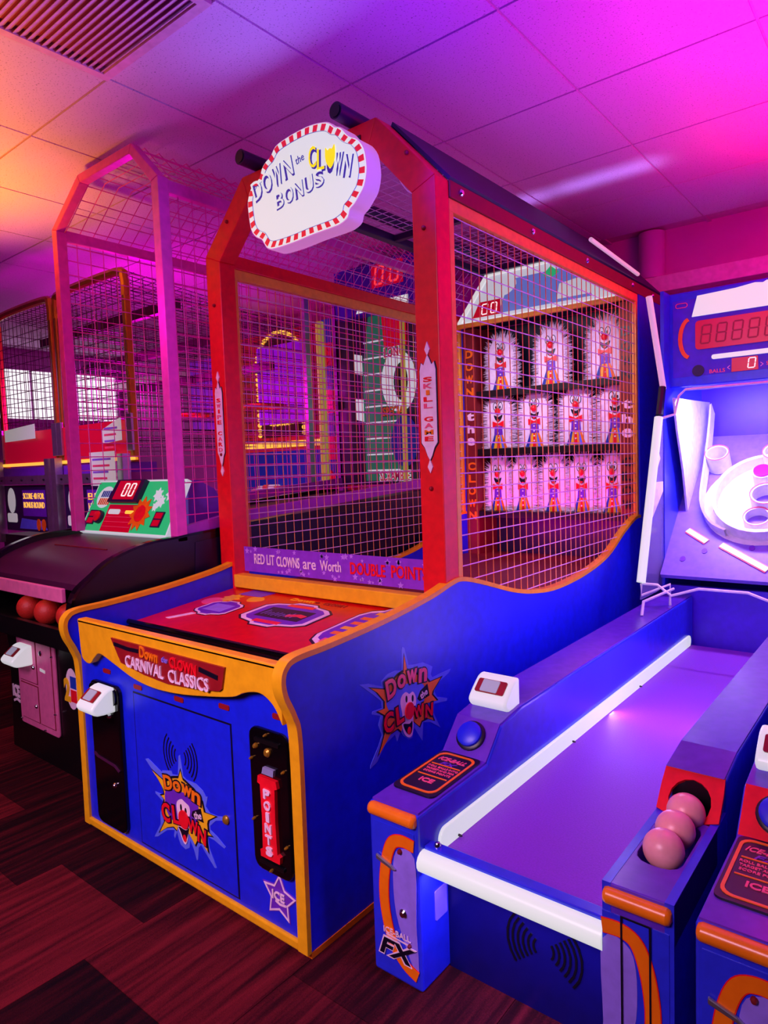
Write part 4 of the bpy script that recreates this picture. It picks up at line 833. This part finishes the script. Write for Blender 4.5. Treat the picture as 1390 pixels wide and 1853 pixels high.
    for s, c0 in ((1, -1.15), (-1, -.56)):
        m = MB(); m.ribbon([(c0+s*(-.052)*math.cos(t)*1.1, 2.218+.115*math.sin(t)) for t in [math.radians(a) for a in range(-80, 81, 16)]], .022, fh, .003, .012); m.build('orange_arc', 'orange', hb)
    dp = MB().prism(rrect(-1.12, -.59, 2.145, 2.315, .02), fh, .003, .010).build('score_display', 'disp_red', hb)
    for k in range(6):
        m = MB(); m.seg(fh, '8', -1.06+.085*k, 2.23, .05, .105, .010, .012); m.build('digit', 'disp_dim', dp)
    MB().prism(rrect(-1.03, -.68, 2.078, 2.105, .012), fh, .003, .012).build('bar_light', 'tube', hb)
    d2 = MB().prism([(-.922, 1.992), (-.782, 1.992), (-.785, 2.07), (-.92, 2.07)], fh, .003, .012).build('ball_display', 'disp_red', hb)
    m = MB(); m.seg(fh, '0', -.815, 2.033, .035, .055, .012, .015); m.build('digits', 'led_white', d2)
    m = MB(); m.text(fh, 'BALLS', -1.0, 2.008, .085, .022, .003, .006, bold=.01); m.build('lettering', 'logo_pink', hb)
    for u, s in ((-.938, '<'), (-.765, '>')):
        m = MB(); m.text(fh, s, u, 2.02, .014, .026, .003, .006); m.build('lettering', 'pink_white', hb)
    m = MB(); m.text(fh, 'SCORE', -.70, 2.022, .085, .022, .003, .006, bold=.01); m.build('lettering', 'logo_pink', hb)
    MB().prism(ell(-1.105, 2.02, .034, .034, 16), fh, .003, .010).build('speaker', 'dark_violet', hb)
    MB().ring(rrect(-1.235, -1.165, 2.405, 2.435, .014), rrect(-1.231, -1.169, 2.409, 2.431, .010), fh, .003, .006).build('patent_mark', 'logo_pink', hb)
    return A
AL = alley()
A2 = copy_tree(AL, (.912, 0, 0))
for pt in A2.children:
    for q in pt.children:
        if q.name.startswith('arm_riser'): q.material_slots[0].link = 'OBJECT'; q.material_slots[0].material = MATS['logo_red']  # purple riser recoloured, the red light on it put into the material
A2['label'] = 'ball rolling alley at the right edge with red-lit control riser and instruction plate'
for k, (dx, e) in enumerate(((0, 1), (.912, 1))):
    lamp('lane_lamp_left', 'AREA', (-1.09+dx, 2.9, .413), 10, (.62, .40, 1.0), (0+dx, 2.9, .413), .05, 2.6)
    lamp('lane_lamp_right', 'AREA', (-.60+dx, 2.9, .413), 14 if dx == 0 else 2, (.55, .30, 1.0), (-2+dx, 2.9, .413), .05, 2.6)
    lamp('front_tube_lamp', 'AREA', (-.845+dx, 1.495, .355), 1.8, (.35, .28, 1.0), (-.845+dx, 1.56, 0), .5, .04)
    lamp('target_lamp', 'AREA', (-.855+dx, 4.40, 1.88), 15 if dx == 0 else 6, (.62, .46, 1.0), (-.855+dx, 4.75, 1.2), .7, .12)
for k, (x, y, z, s) in enumerate(((-.500, 1.668, .548, 'front'), (-.500, 1.766, .553, 'middle'), (-.500, 1.864, .558, 'rear'))):
    m = MB(); m.ball((x, y, z), .049, nu=28, nv=16); tag(m.build('alley_ball', 'ball', sm=True), f'pale pink ball, {s} one in the alley tray', 'ball', 'balls in the alley tray')

# ================================================================== caged ball game left of the carnival game
PX0, PX1, PYF = -3.985, -2.905, 1.95
G = thing('caged_ball_game', 'black ball throwing game with tall pink framed mesh cage and green score panel', 'arcade game', (-3.45, 3.0, 0))
GP = [(1.57, 0), (1.57, .70), (1.41, .82), (1.393, .90), (1.42, 1.0), (1.505, 1.068), (1.60, 1.13), (1.77, 1.18), (1.95, 1.195), (2.3, 1.22), (4.36, 1.345)]
GS = smooth(GP, 4, closed=False)
for x0, x1 in ((PX1-.035, PX1), (PX0-.065, PX0-.03)):
    f = Fr((x0, 0, 0), (0, 1, 0), (0, 0, 1), (1, 0, 0))
    k = MB().prism(GS+[(4.36, 0)], f, 0, x1-x0).build('side_panel', 'black', G)
    m = MB(); m.ribbon(GS[6:38], .012, f, -.003, x1-x0+.003); m.build('edge_trim', 'black_gloss', G, sm=True)
fgR = Fr((PX1, 0, 0), (0, 1, 0), (0, 0, 1), (1, 0, 0))
MB().prism([(2.0, .4), (4.3, .4), (4.3, 1.30), (2.3, 1.18), (2.05, 1.16)], fgR, 0, .003).build('side_print', 'navy', G)
# deck between the sides
dp = [p for p in GS if p[0] >= 1.46 and p[1] > .95]
m = MB(); n = len(dp)
xa, xb = PX0-.03, PX1-.035
m.add([(xa, y, z-.03) for y, z in dp]+[(xb, y, z-.03) for y, z in dp]+[(xa, y, z-.06) for y, z in dp]+[(xb, y, z-.06) for y, z in dp],
      [(i, i+1, n+i+1, n+i) for i in range(n-1)]+[(2*n+i, 3*n+i, 3*n+i+1, 2*n+i+1) for i in range(n-1)]+[(i, 2*n+i, 2*n+i+1, i+1) for i in range(n-1)]+[(n+i, n+i+1, 3*n+i+1, 3*n+i) for i in range(n-1)]+[(0, n, 3*n, 2*n), (n-1, 3*n-1, 4*n-1, 2*n-1)])
m.build('deck', 'beam_dark', G, sm=True)
B(-3.75, -3.20, 1.735, 1.742, 1.138, 1.147).build('deck_seam', 'wood_red', G)
B(xa, xb, 1.375, 1.395, .965, 1.028).build('tray_lip', 'pink_metal', G, bevel=.004)
B(xa, xb, 1.42, 1.60, .76, .80).build('ball_tray', 'black', G)
B(xa, xb, 1.395, 1.42, .74, .83).build('tray_front', 'black', G)
fg = Fr((0, 1.57, 0), (1, 0, 0), (0, 0, 1), (0, -1, 0))
B(xa, xb, 1.57, 1.60, 0, .80).build('front_panel', 'black', G)
cd = MB().prism(rrect(-3.895, -3.455, .175, .685, .02), fg, 0, .012).build('coin_door', 'pink_metal', G, bevel=.004)
fg2 = Fr((0, 1.558, 0), (1, 0, 0), (0, 0, 1), (0, -1, 0))
for u0, u1, v0, v1 in ((-3.865, -3.66, .42, .655), (-3.865, -3.66, .21, .41), (-3.65, -3.485, .21, .655)):
    MB().ring([(u0, v0), (u1, v0), (u1, v1), (u0, v1)], [(u0+.005, v0+.005), (u1-.005, v0+.005), (u1-.005, v1-.005), (u0+.005, v1-.005)], fg2, 0, .002).build('door_gap', 'wood_red', cd)
    MB().prism([(u0+.005, v0+.005), (u1-.005, v0+.005), (u1-.005, v1-.005), (u0+.005, v1-.005)], fg2, 0, .004).build('door_leaf', 'pink_metal', cd)
for u, v, r in ((-3.685, .30, .012), (-3.60, .60, .015), (-3.69, .51, .012), (-3.87, .67, .005), (-3.70, .672, .005), (-3.475, .60, .005), (-3.475, .30, .005), (-3.875, .20, .005), (-3.60, .19, .005)): screw(cd, fg2, u, v, r)
MB().prism([(-3.615, .505), (-3.56, .50), (-3.56, .515), (-3.615, .52)], fg2, .004, .007).build('coin_sticker', 'paper', cd)
reader(G, -3.765, 1.556, .575, .14, .8)
m = MB(); m.text(fg, 'ICE', -3.965, .33, .085, .07, 0, .004, bold=.04); m.ribbon([(-4.0, .27), (-3.96, .285), (-3.92, .275)], .014, fg, 0, .004); m.build('maker_badge', 'pink_white', G)
em = MB().prism(ell(-3.31, .46, .062, .105, 20), fg, 0, .002).build('round_badge', 'pink_white', G, label='round badge with a yellow 2')
m = MB(); m.text(fg, '2', -3.355, .45, .06, .12, .002, .006, bold=.05); m.build('lettering', 'logo_yellow', em)
MB().prism([(-3.32, .465), (-3.262, .465), (-3.262, .525), (-3.32, .525)], fg, .002, .004).build('badge_field', 'sea_blue', em)
MB().prism([(-3.32, .395), (-3.262, .395), (-3.262, .457), (-3.32, .457)], fg, .002, .004).build('badge_field', 'logo_red', em)
for k, (x, y, z, s) in enumerate(((-3.55, 1.50, .862, 'left'), (-3.345, 1.495, .862, 'middle'), (-3.14, 1.505, .862, 'right'))):
    m = MB(); m.ball((x, y, z), .062*1.0 if False else .064, nu=20, nv=12); b = m.build('rubber_ball', 'basketball', sm=True)
    tag(b, f'dark red ball in the black tray under the pink lip, {s} of three', 'ball', 'balls in the caged game tray')
# pink cage
OUTp = [(PX0, 2.94), (-3.655, 3.155), (-3.12, 3.155), (PX1, 2.94)]
INNp = [(PX0+.055, 2.925), (-3.635, 3.11), (-3.14, 3.11), (PX1-.06, 2.925)]
for yy, mt in ((PYF, 'pink_frame'), (4.30, 'violet_rail')):
    f = Fr((0, yy, 0), (1, 0, 0), (0, 0, 1), (0, 1, 0))
    MB().prism([(PX0, 1.19), (PX0+.055, 1.19), INNp[0], OUTp[0]], f, 0, .06).build('cage_post', mt, G, bevel=.004)
    MB().prism([(PX1-.06, 1.17), (PX1, 1.17), OUTp[3], INNp[3]], f, 0, .06).build('cage_post', mt, G, bevel=.004)
    for k in range(3): MB().prism([OUTp[k], OUTp[k+1], INNp[k+1], INNp[k]], f, 0, .05).build('cage_beam', mt, G, bevel=.004)
for x in (PX0+.01, PX1-.05):
    B(x, x+.04, PYF+.06, 4.30, 2.88, 2.94).build('cage_rail', 'pink_frame', G, bevel=.003)
    m = MB(); f = Fr((x, 0, 0), (0, 1, 0), (0, 0, 1), (1, 0, 0)); m.prism([(PYF+.06, 1.195), (2.3, 1.235), (4.30, 1.355), (4.30, 1.42), (2.3, 1.29), (PYF+.06, 1.245)], f, 0, .04); m.build('cage_rail', 'violet_rail', G)
B(PX0, PX0+.045, 3.93, 3.99, 1.33, 2.94).build('cage_post', 'steel', G)
def lowz(y): return 1.24+(y-2.0)*.072
for X in (PX0+.03, PX1-.03):
    m = MB(); y = 2.08
    while y < 4.28: m.wire((X, y, lowz(y)), (X, y, 2.89), .003); y += .082
    z = 1.30
    while z < 2.88:
        ya = max(2.01, 2.0+(z-1.24)/.072) if z < 1.24 else 2.01
        m.wire((X, 2.01, z) if z > 1.41 else (X, 2.01, z), (X, 4.3 if z > 1.41 else 2.0+(z-1.24)/.072, z), .003); z += .082
    m.build('wire_mesh', 'pink_frame', G, kind='stuff')
m = MB()
for (x0, z0), (x1, z1) in ((OUTp[0], OUTp[1]), (OUTp[1], OUTp[2]), (OUTp[2], OUTp[3])):
    for k in range(28): y = PYF+.08+.082*k; m.wire((x0, y, z0), (x1, y, z1), .003)
    q = max(3, int(math.hypot(x1-x0, z1-z0)/.082))
    for k in range(q): t = (k+.5)/q; m.wire((x0+(x1-x0)*t, PYF+.05, z0+(z1-z0)*t), (x0+(x1-x0)*t, 4.3, z0+(z1-z0)*t), .003)
m.build('roof_mesh', 'pink_frame', G, kind='stuff')
# slanted score console
fC = Fr((-3.535, 2.0, 1.182), (1, 0, 0), (0, .452, .892), (0, -.892, .452))
cs = MB().prism([(-.45, 0), (.45, 0), (.45, .335), (-.45, .335)], fC, -.03, 0).build('score_console', 'header_pale', G)
MB().prism([(-.438, .012), (.438, .012), (.438, .323), (-.438, .323)], fC, 0, .002).build('console_print', 'green_print', cs)
MB().prism(ell(-.31, .225, .085, .07, 20), fC, .002, .004).build('title_cloud', 'header_pale', cs)
for k in range(6):
    MB().prism([(-.355+.021*k, .225), (-.342+.021*k, .225), (-.338+.021*k, .265), (-.351+.021*k, .265)], fC, .004, .006).build('title_stroke', 'sea_blue', cs)
    MB().prism([(-.36+.021*k, .175), (-.347+.021*k, .175), (-.343+.021*k, .217), (-.356+.021*k, .217)], fC, .004, .006).build('title_stroke', 'orange', cs)
db = MB().prism([(-.22, .185), (.085, .185), (.10, .325), (-.19, .325)], fC, .002, .03).build('display_box', 'dark_violet', cs)
MB().prism([(-.165, .20), (.05, .20), (.06, .315), (-.15, .315)], fC, .03, .034).build('display_glass', 'disp_red', db)
m = MB(); m.seg(fC, '0', -.055, .258, .04, .075, .034, .037); m.seg(fC, '0', .015, .258, .04, .075, .034, .037); m.build('digits', 'led_white', db)
tb = MB().prism([(-.225, .012), (.085, .012), (.085, .178), (-.22, .178)], fC, .002, .005).build('score_table', 'disp_red', cs)
for k in range(4): MB().prism([(-.215, .04+.03*k), (.075, .04+.03*k), (.075, .043+.03*k), (-.215, .043+.03*k)], fC, .005, .006).build('table_line', 'logo_pink', tb)
MB().prism(rrect(-.20, -.08, .118, .148, .01), fC, .005, .008).build('table_label', 'header_pale', tb)
MB().prism(rrect(-.02, .07, .122, .142, .008), fC, .005, .008).build('table_label', 'amber_bulb', tb)
MB().prism(starpts(.14, .125, .105, .07, 11), fC, .006, .010).build('burst', 'orange', cs)
MB().prism(ell(.14, .125, .05, .05, 14), fC, .010, .012).build('burst_centre', 'logo_red', cs)
for u in (-.375, .315):
    k = MB().prism([(u-.04, .05), (u+.045, .05), (u+.055, .14), (u-.03, .14)], fC, .002, .008).build('small_display', 'dark_violet', cs)
    MB().prism([(u-.028, .057), (u+.035, .057), (u+.04, .092), (u-.023, .092)], fC, .008, .010).build('digits', 'disp_red', k); MB().prism([(u-.024, .100), (u+.04, .100), (u+.045, .133), (u-.019, .133)], fC, .008, .010).build('digits', 'disp_red', k)
m = MB(); m.lathe([(.04, 0), (.04, .02), (.03, .024)], fC.p(-.275, .095), fC.n, 20); k = m.build('start_button', 'dark_violet', cs, sm=True)
m = MB(); m.lathe([(.031, .02), (.031, .03), (.02, .034)], fC.p(-.275, .095), fC.n, 20); m.build('button_cap', 'logo_red', k, sm=True)
for u, v, s in ((.24, .24, .045), (.29, .20, .04), (.25, .17, .03), (.36, .25, .05)): MB().prism(starpts(u, v, s, s*.6, 7), fC, .003, .005).build('player_print', 'header_pale', cs)
MB().prism([(2.16, 1.22), (2.17, 1.475), (2.24, 1.47), (2.34, 1.42), (2.40, 1.33), (2.42, 1.24)], Fr((-3.97, 0, 0), (0, 1, 0), (0, 0, 1), (1, 0, 0)), 0, .86).build('console_hood', 'purple', G)
# backboard of the caged game
fK = Fr((0, 4.30, 0), (1, 0, 0), (0, 0, 1), (0, -1, 0))
bb = B(-3.95, -2.96, 4.30, 4.35, 1.36, 2.92).build('backboard', 'dark_violet', G)
MB().prism([(-3.66, 1.39), (-3.22, 1.39), (-3.22, 2.45), (-3.35, 2.74), (-3.58, 2.74), (-3.66, 2.3)], fK, 0, .004).build('field_print', 'green_field', bb)
for k in range(9): MB().prism([(-3.64, 1.47+.13*k), (-3.30, 1.47+.13*k), (-3.30, 1.482+.13*k), (-3.64, 1.482+.13*k)], fK, .004, .006).build('yard_line', 'header_pale', bb)
MB().ring(ell(-3.27, 2.17, .155, .235, 28), ell(-3.25, 2.17, .085, .15, 28), fK, .006, .05).build('target_hoop', 'header_pale', bb)
MB().prism(ell(-3.25, 2.17, .085, .15, 24), fK, .006, .010).build('hoop_hole', 'black', bb)
MB().prism(ell(-3.24, 1.70, .13, .20, 24), fK, .006, .02).build('blue_disc', 'sea_blue', bb)
MB().prism([(-3.42, 2.45), (-3.20, 2.45), (-3.20, 2.72), (-3.44, 2.72)], fK, .004, .012).build('red_flag', 'disp_red', bb)
for s, u, v, w, h, mt in (('LONG', -3.29, 2.40, .20, .075, 'logo_pink'), ('SPECIAL', -3.30, 1.94, .24, .07, 'logo_yellow'), ('SCRAMBLE', -3.32, 1.43, .30, .08, 'logo_pink')):
    m = MB(); m.text(fK, s, u, v, w*1.06, h*1.15, .05, .052, bold=.06); m.build('lettering', 'header_pale' if mt != 'logo_yellow' else 'ink', bb)
    m = MB(); m.text(fK, s, u, v, w, h, .052, .055, bold=.02); m.build('lettering', mt, bb)
m = MB(); m.tube([(-3.205, 4.24, 1.38), (-3.195, 4.24, 2.70)], .02, 10); m.build('goal_post', 'pole_yellow', bb, sm=True)
m = MB(); m.tube([(-3.98, 4.14, 1.38), (-3.98, 4.14, 2.72)], .035, 10); m.build('goal_post', 'pole_yellow', bb, sm=True)
for k in range(7): B(-4.11, -4.02, 4.30, 4.33, 1.38+.2*k, 1.58+.2*k).build('stripe_block', ('sea_blue', 'red_panel')[k % 2], bb)
for v in (1.42, 2.05, 2.45): MB().prism(starpts(-4.0, v, .07, .045, 6), fK, .06, .07).build('arrow_mark', 'logo_red', bb)
for v, h in ((2.35, .14), (1.98, .16)): MB().prism([(-3.74, v-h/2), (-3.66, v-h/2-.02), (-3.66, v+h/2), (-3.74, v+h/2+.02)], fK, .004, .010).build('yard_card', 'header_pale', bb)
hx = B(-3.85, -3.02, 4.20, 4.30, 2.72, 3.10).build('header', 'cage_purple', G)
fX = Fr((0, 4.20, 0), (1, 0, 0), (0, 0, 1), (0, -1, 0))
MB().prism([(-3.45, 2.90), (-3.14, 2.90), (-3.14, 3.08), (-3.45, 3.08)], fX, 0, .006).build('score_display', 'disp_red', hx)
m = MB(); m.seg(fX, '0', -3.37, 2.99, .075, .13, .006, .010, t=.014); m.seg(fX, 'U', -3.22, 2.99, .075, .13, .006, .010, t=.014); m.build('digits', 'led_red', hx)
MB().prism([(-3.62, 2.735), (-3.10, 2.735), (-3.10, 2.80), (-3.58, 2.80)], fX, 0, .006).build('header_light', 'tube', hx)
MB().ring([(-3.66, 2.83), (-3.06, 2.83), (-3.06, 3.09), (-3.66, 3.09)], [(-3.655, 2.836), (-3.066, 2.836), (-3.066, 3.084), (-3.655, 3.084)], fX, 0, .004).build('panel_line', 'lilac', hx)

# ================================================================== basketball games further left
def hoops(k, x0, x1, label, words):
    H = thing('basketball_game', label, 'arcade game', ((x0+x1)/2, 3.3, 0), 'basketball games along the left side')
    Y = 2.6
    B(x0+.03, x1-.03, Y-.05, 4.6, 0, 1.02).build('cabinet', 'black', H)
    f = Fr((0, Y-.05, 0), (1, 0, 0), (0, 0, 1), (0, -1, 0))
    s = MB().prism([(x0+.12, 1.06), (x1-.12, 1.06), (x1-.12, 1.45), (x0+.12, 1.45)], f, -.04, 0).build('score_screen', 'dark_violet', H)
    xm = (x0+x1)/2
    MB().prism(ell(x0+.25, 1.32, .075, .11, 16), f, 0, .003).build('player_print', 'paper', s); MB().prism(rrect(x0+.15, x0+.34, 1.13, 1.21, .02), f, 0, .003).build('player_print', 'paper', s)
    b = MB().prism([(xm-.06, 1.19), (xm+.36, 1.19), (xm+.36, 1.41), (xm-.06, 1.41)], f, 0, .003).build('score_box', 'purple', s)
    for i, wd_ in enumerate(words):
        m = MB(); m.text(f, wd_, xm+.15, 1.36-.075*i, .38, .05, .003, .006, bold=.0); m.build('lettering', 'amber_bulb' if i < 2 else 'paper', b)
    MB().prism([(xm-.15, 1.08), (xm+.36, 1.08), (xm+.30, 1.15), (xm-.10, 1.17)], f, 0, .003).build('figure_print', 'halo_blue', s)
    for u in (xm+.22, xm+.31): MB().prism(ell(u, 1.12, .035, .05, 14), f, .003, .008).build('ball_print', 'orange', s)
    B(x0+.05, x1-.05, Y-.08, Y-.04, 1.46, 1.53).build('steel_rail', 'steel', H)
    for i in range(5): screw(H, Fr((0, Y-.08, 0), (1, 0, 0), (0, 0, 1), (0, -1, 0)), x0+.15+.2*i, 1.495, .009, 'ink').name = 'rivet'
    B(x0+.04, x1-.04, Y-.02, Y+.2, 1.53, 1.60).build('hood', 'purple', H)
    for x in (x0, x1-.07): B(x, x+.07, Y-.09, Y-.03, .95, 1.66).build('console_post', 'steel', H)
    for x in (x0, x1-.05): B(x, x+.05, Y, Y+.05, 1.60, 2.86).build('cage_post', 'gold_metal', H, bevel=.01)
    m = MB(); m.tube(smooth([(x0+.025, Y+.02, 2.75), (x0+.03, Y+.02, 2.87), (x0+.13, Y+.02, 2.93), (x1-.13, Y+.02, 2.93), (x1-.03, Y+.02, 2.87), (x1-.025, Y+.02, 2.75)], 4, closed=False), .03, 8); m.build('cage_hoop', 'gold_metal', H, sm=True)
    for z, y in ((2.72, 3.0), (2.52, 3.4), (2.35, 3.9)): B(x0, x1, y, y+.05, z, z+.07).build('cross_bar', 'beam_dark', H)
    m = MB()
    for i in range(14): x = x0+.05+(x1-x0-.1)*i/13; m.wire((x, Y+.02, 1.9), (x, Y+.02, 2.93), .003); m.wire((x, Y+.02, 2.93), (x, 4.6, 2.75), .003)
    for i in range(13): z = 1.92+.08*i; m.wire((x0+.03, Y+.02, z), (x1-.03, Y+.02, z), .003)
    for i in range(20): y = Y+.1*i; m.wire((x0+.03, y, 2.93-.09*(y-Y)), (x1-.03, y, 2.93-.09*(y-Y)), .003)
    for x in (x0+.02, x1-.02):
        for i in range(24): y = Y+.08*i; m.wire((x, y, 1.7), (x, y, 2.9-.09*(y-Y)), .003)
        for i in range(14): z = 1.75+.08*i; m.wire((x, Y, z), (x, 4.6, z), .003)
    m.build('wire_mesh', 'beam_dark', H, kind='stuff')
    B(x0+.05, x1-.05, Y, Y+.02, 1.64, 1.90).build('red_panel', 'red_panel', H)
    B(x0, x1, Y-.01, Y+.03, 1.615, 1.64).build('orange_strip', 'amber_bulb', H)
    for x in (x0-.02, x1-.06): B(x, x+.08, Y-.02, Y+.0, 1.68, 1.94).build('bracket', 'steel', H, bevel=.004)
    B(x0+.2, x1-.2, 4.5, 4.55, 1.95, 2.7).build('backboard', 'lilac', H)
    m = MB(); m.tube([(xm+.2*math.cos(t), 4.28+.2*math.sin(t), 2.1) for t in [2*PI*i/20 for i in range(20)]], .015, 6, closed=True); m.build('hoop', 'orange', H, sm=True)
    return H
hoops(0, -6.50, -5.44, 'basketball game at the far left edge with bonus round screen', ('SCORE 40 FOR', 'BONUS ROUND'))
hoops(1, -5.40, -4.34, 'basketball game behind the left pink cage post, its screen half hidden', ('BEAT', 'HIGH SCORE', 'FOR'))
for lb, x0, x1, z0, z1, y, tl in (('large blank white paper sheet taped to the far left basketball cage', -6.34, -5.76, 1.83, 1.95, 2.57, .02), ('upper white paper notice taped inside the pink cage view', -4.70, -4.43, 1.74, 1.90, 2.57, .06), ('lower printed paper notice beside the orange strip', -4.74, -4.40, 1.44, 1.68, 2.49, .0)):
    f = Fr((0, y, 0), (1, 0, 0), (0, 0, 1), (0, -1, 0))
    k = MB().prism([(x0, z0), (x1, z0+tl*.3), (x1, z1+tl*.3), (x0, z1-tl)], f, 0, .004).build('paper_notice', 'paper'); tag(k, lb, 'notice', 'paper notices on the cages')
    if z0 < 1.8:
        for i in range(4): MB().prism([(x0+.04, z1-.06-.045*i), (x1-.05-.02*i, z1-.06-.045*i), (x1-.05-.02*i, z1-.045-.045*i), (x0+.04, z1-.045-.045*i)], f, .004, .006).build('print_line', ('lilac', 'logo_pink')[i % 2], k)

# ================================================================== machines along the back wall
K = thing('arch_light_game', 'tall red game with an arch of amber bulbs against the back wall', 'arcade game', (-5.4, 5.1, 0))
fA = Fr((0, 4.95, 0), (1, 0, 0), (0, 0, 1), (0, -1, 0))
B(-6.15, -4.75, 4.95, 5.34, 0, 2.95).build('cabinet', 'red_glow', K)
MB().prism([(-5.70, 1.85), (-5.02, 1.85), (-5.02, 2.62)]+ell(-5.36, 2.62, .34, .30, 12, 0, 0, 180)+[(-5.70, 2.62)], fA, 0, .004).build('arch_panel', 'disp_dark', K)
B(-6.15, -4.75, 4.88, 4.95, 1.74, 1.80).build('ledge', 'amber_bulb', K)
B(-6.15, -4.75, 4.90, 4.95, 1.16, 1.70).build('lower_panel', 'sea_blue', K)
B(-6.15, -4.75, 4.75, 4.95, 1.06, 1.16).build('counter', 'grey_panel', K)
bulb = None
pts = [(-5.70, 1.88+.055*i) for i in range(14)]+[(-5.02, 1.88+.055*i) for i in range(14)]+ell(-5.36, 2.64, .34, .30, 18, 0, 5, 175)+[(-6.05, 1.88+.055*i) for i in range(16)]
pts += [(-5.52, 2.0+.05*i) for i in range(6)]+[(-5.18, 2.0+.05*i) for i in range(6)]+[(-5.48+.06*i, 2.27) for i in range(5)]+[(-5.48+.06*i, 1.99) for i in range(5)]
for u, v in pts:
    if bulb is None: m = MB(); m.ball((u, 4.935, v), .024, nu=8, nv=6); bulb = m.build('bulb', 'amber_bulb', K, sm=True)
    else: share(bulb, (u, 4.935, v-.024), K)
MB().prism([(-5.46, 2.05), (-5.24, 2.05), (-5.22, 2.60), (-5.48, 2.60)], fA, .004, .02).build('tower_print', 'plaque', K)
PT = thing('striped_plush', 'yellow and white striped plush dome on the counter of the red arch game', 'plush toy', (-5.45, 4.84, 1.16))
for k in range(7):
    x = -5.72+.09*k; r = math.sqrt(max(.02, 1-((x+.045+5.45)/.36)**2))
    MB().prism([(x, 0)]+[(x, .20*r*.95), (x+.09, .20*r*.95), (x+.09, 0)], Fr((0, 4.90, 1.162), (1, 0, 0), (0, 0, 1), (0, -1, 0)), 0, .12).build('stripe_panel', ('tiger', 'paper')[k % 2], PT, bevel=.02)
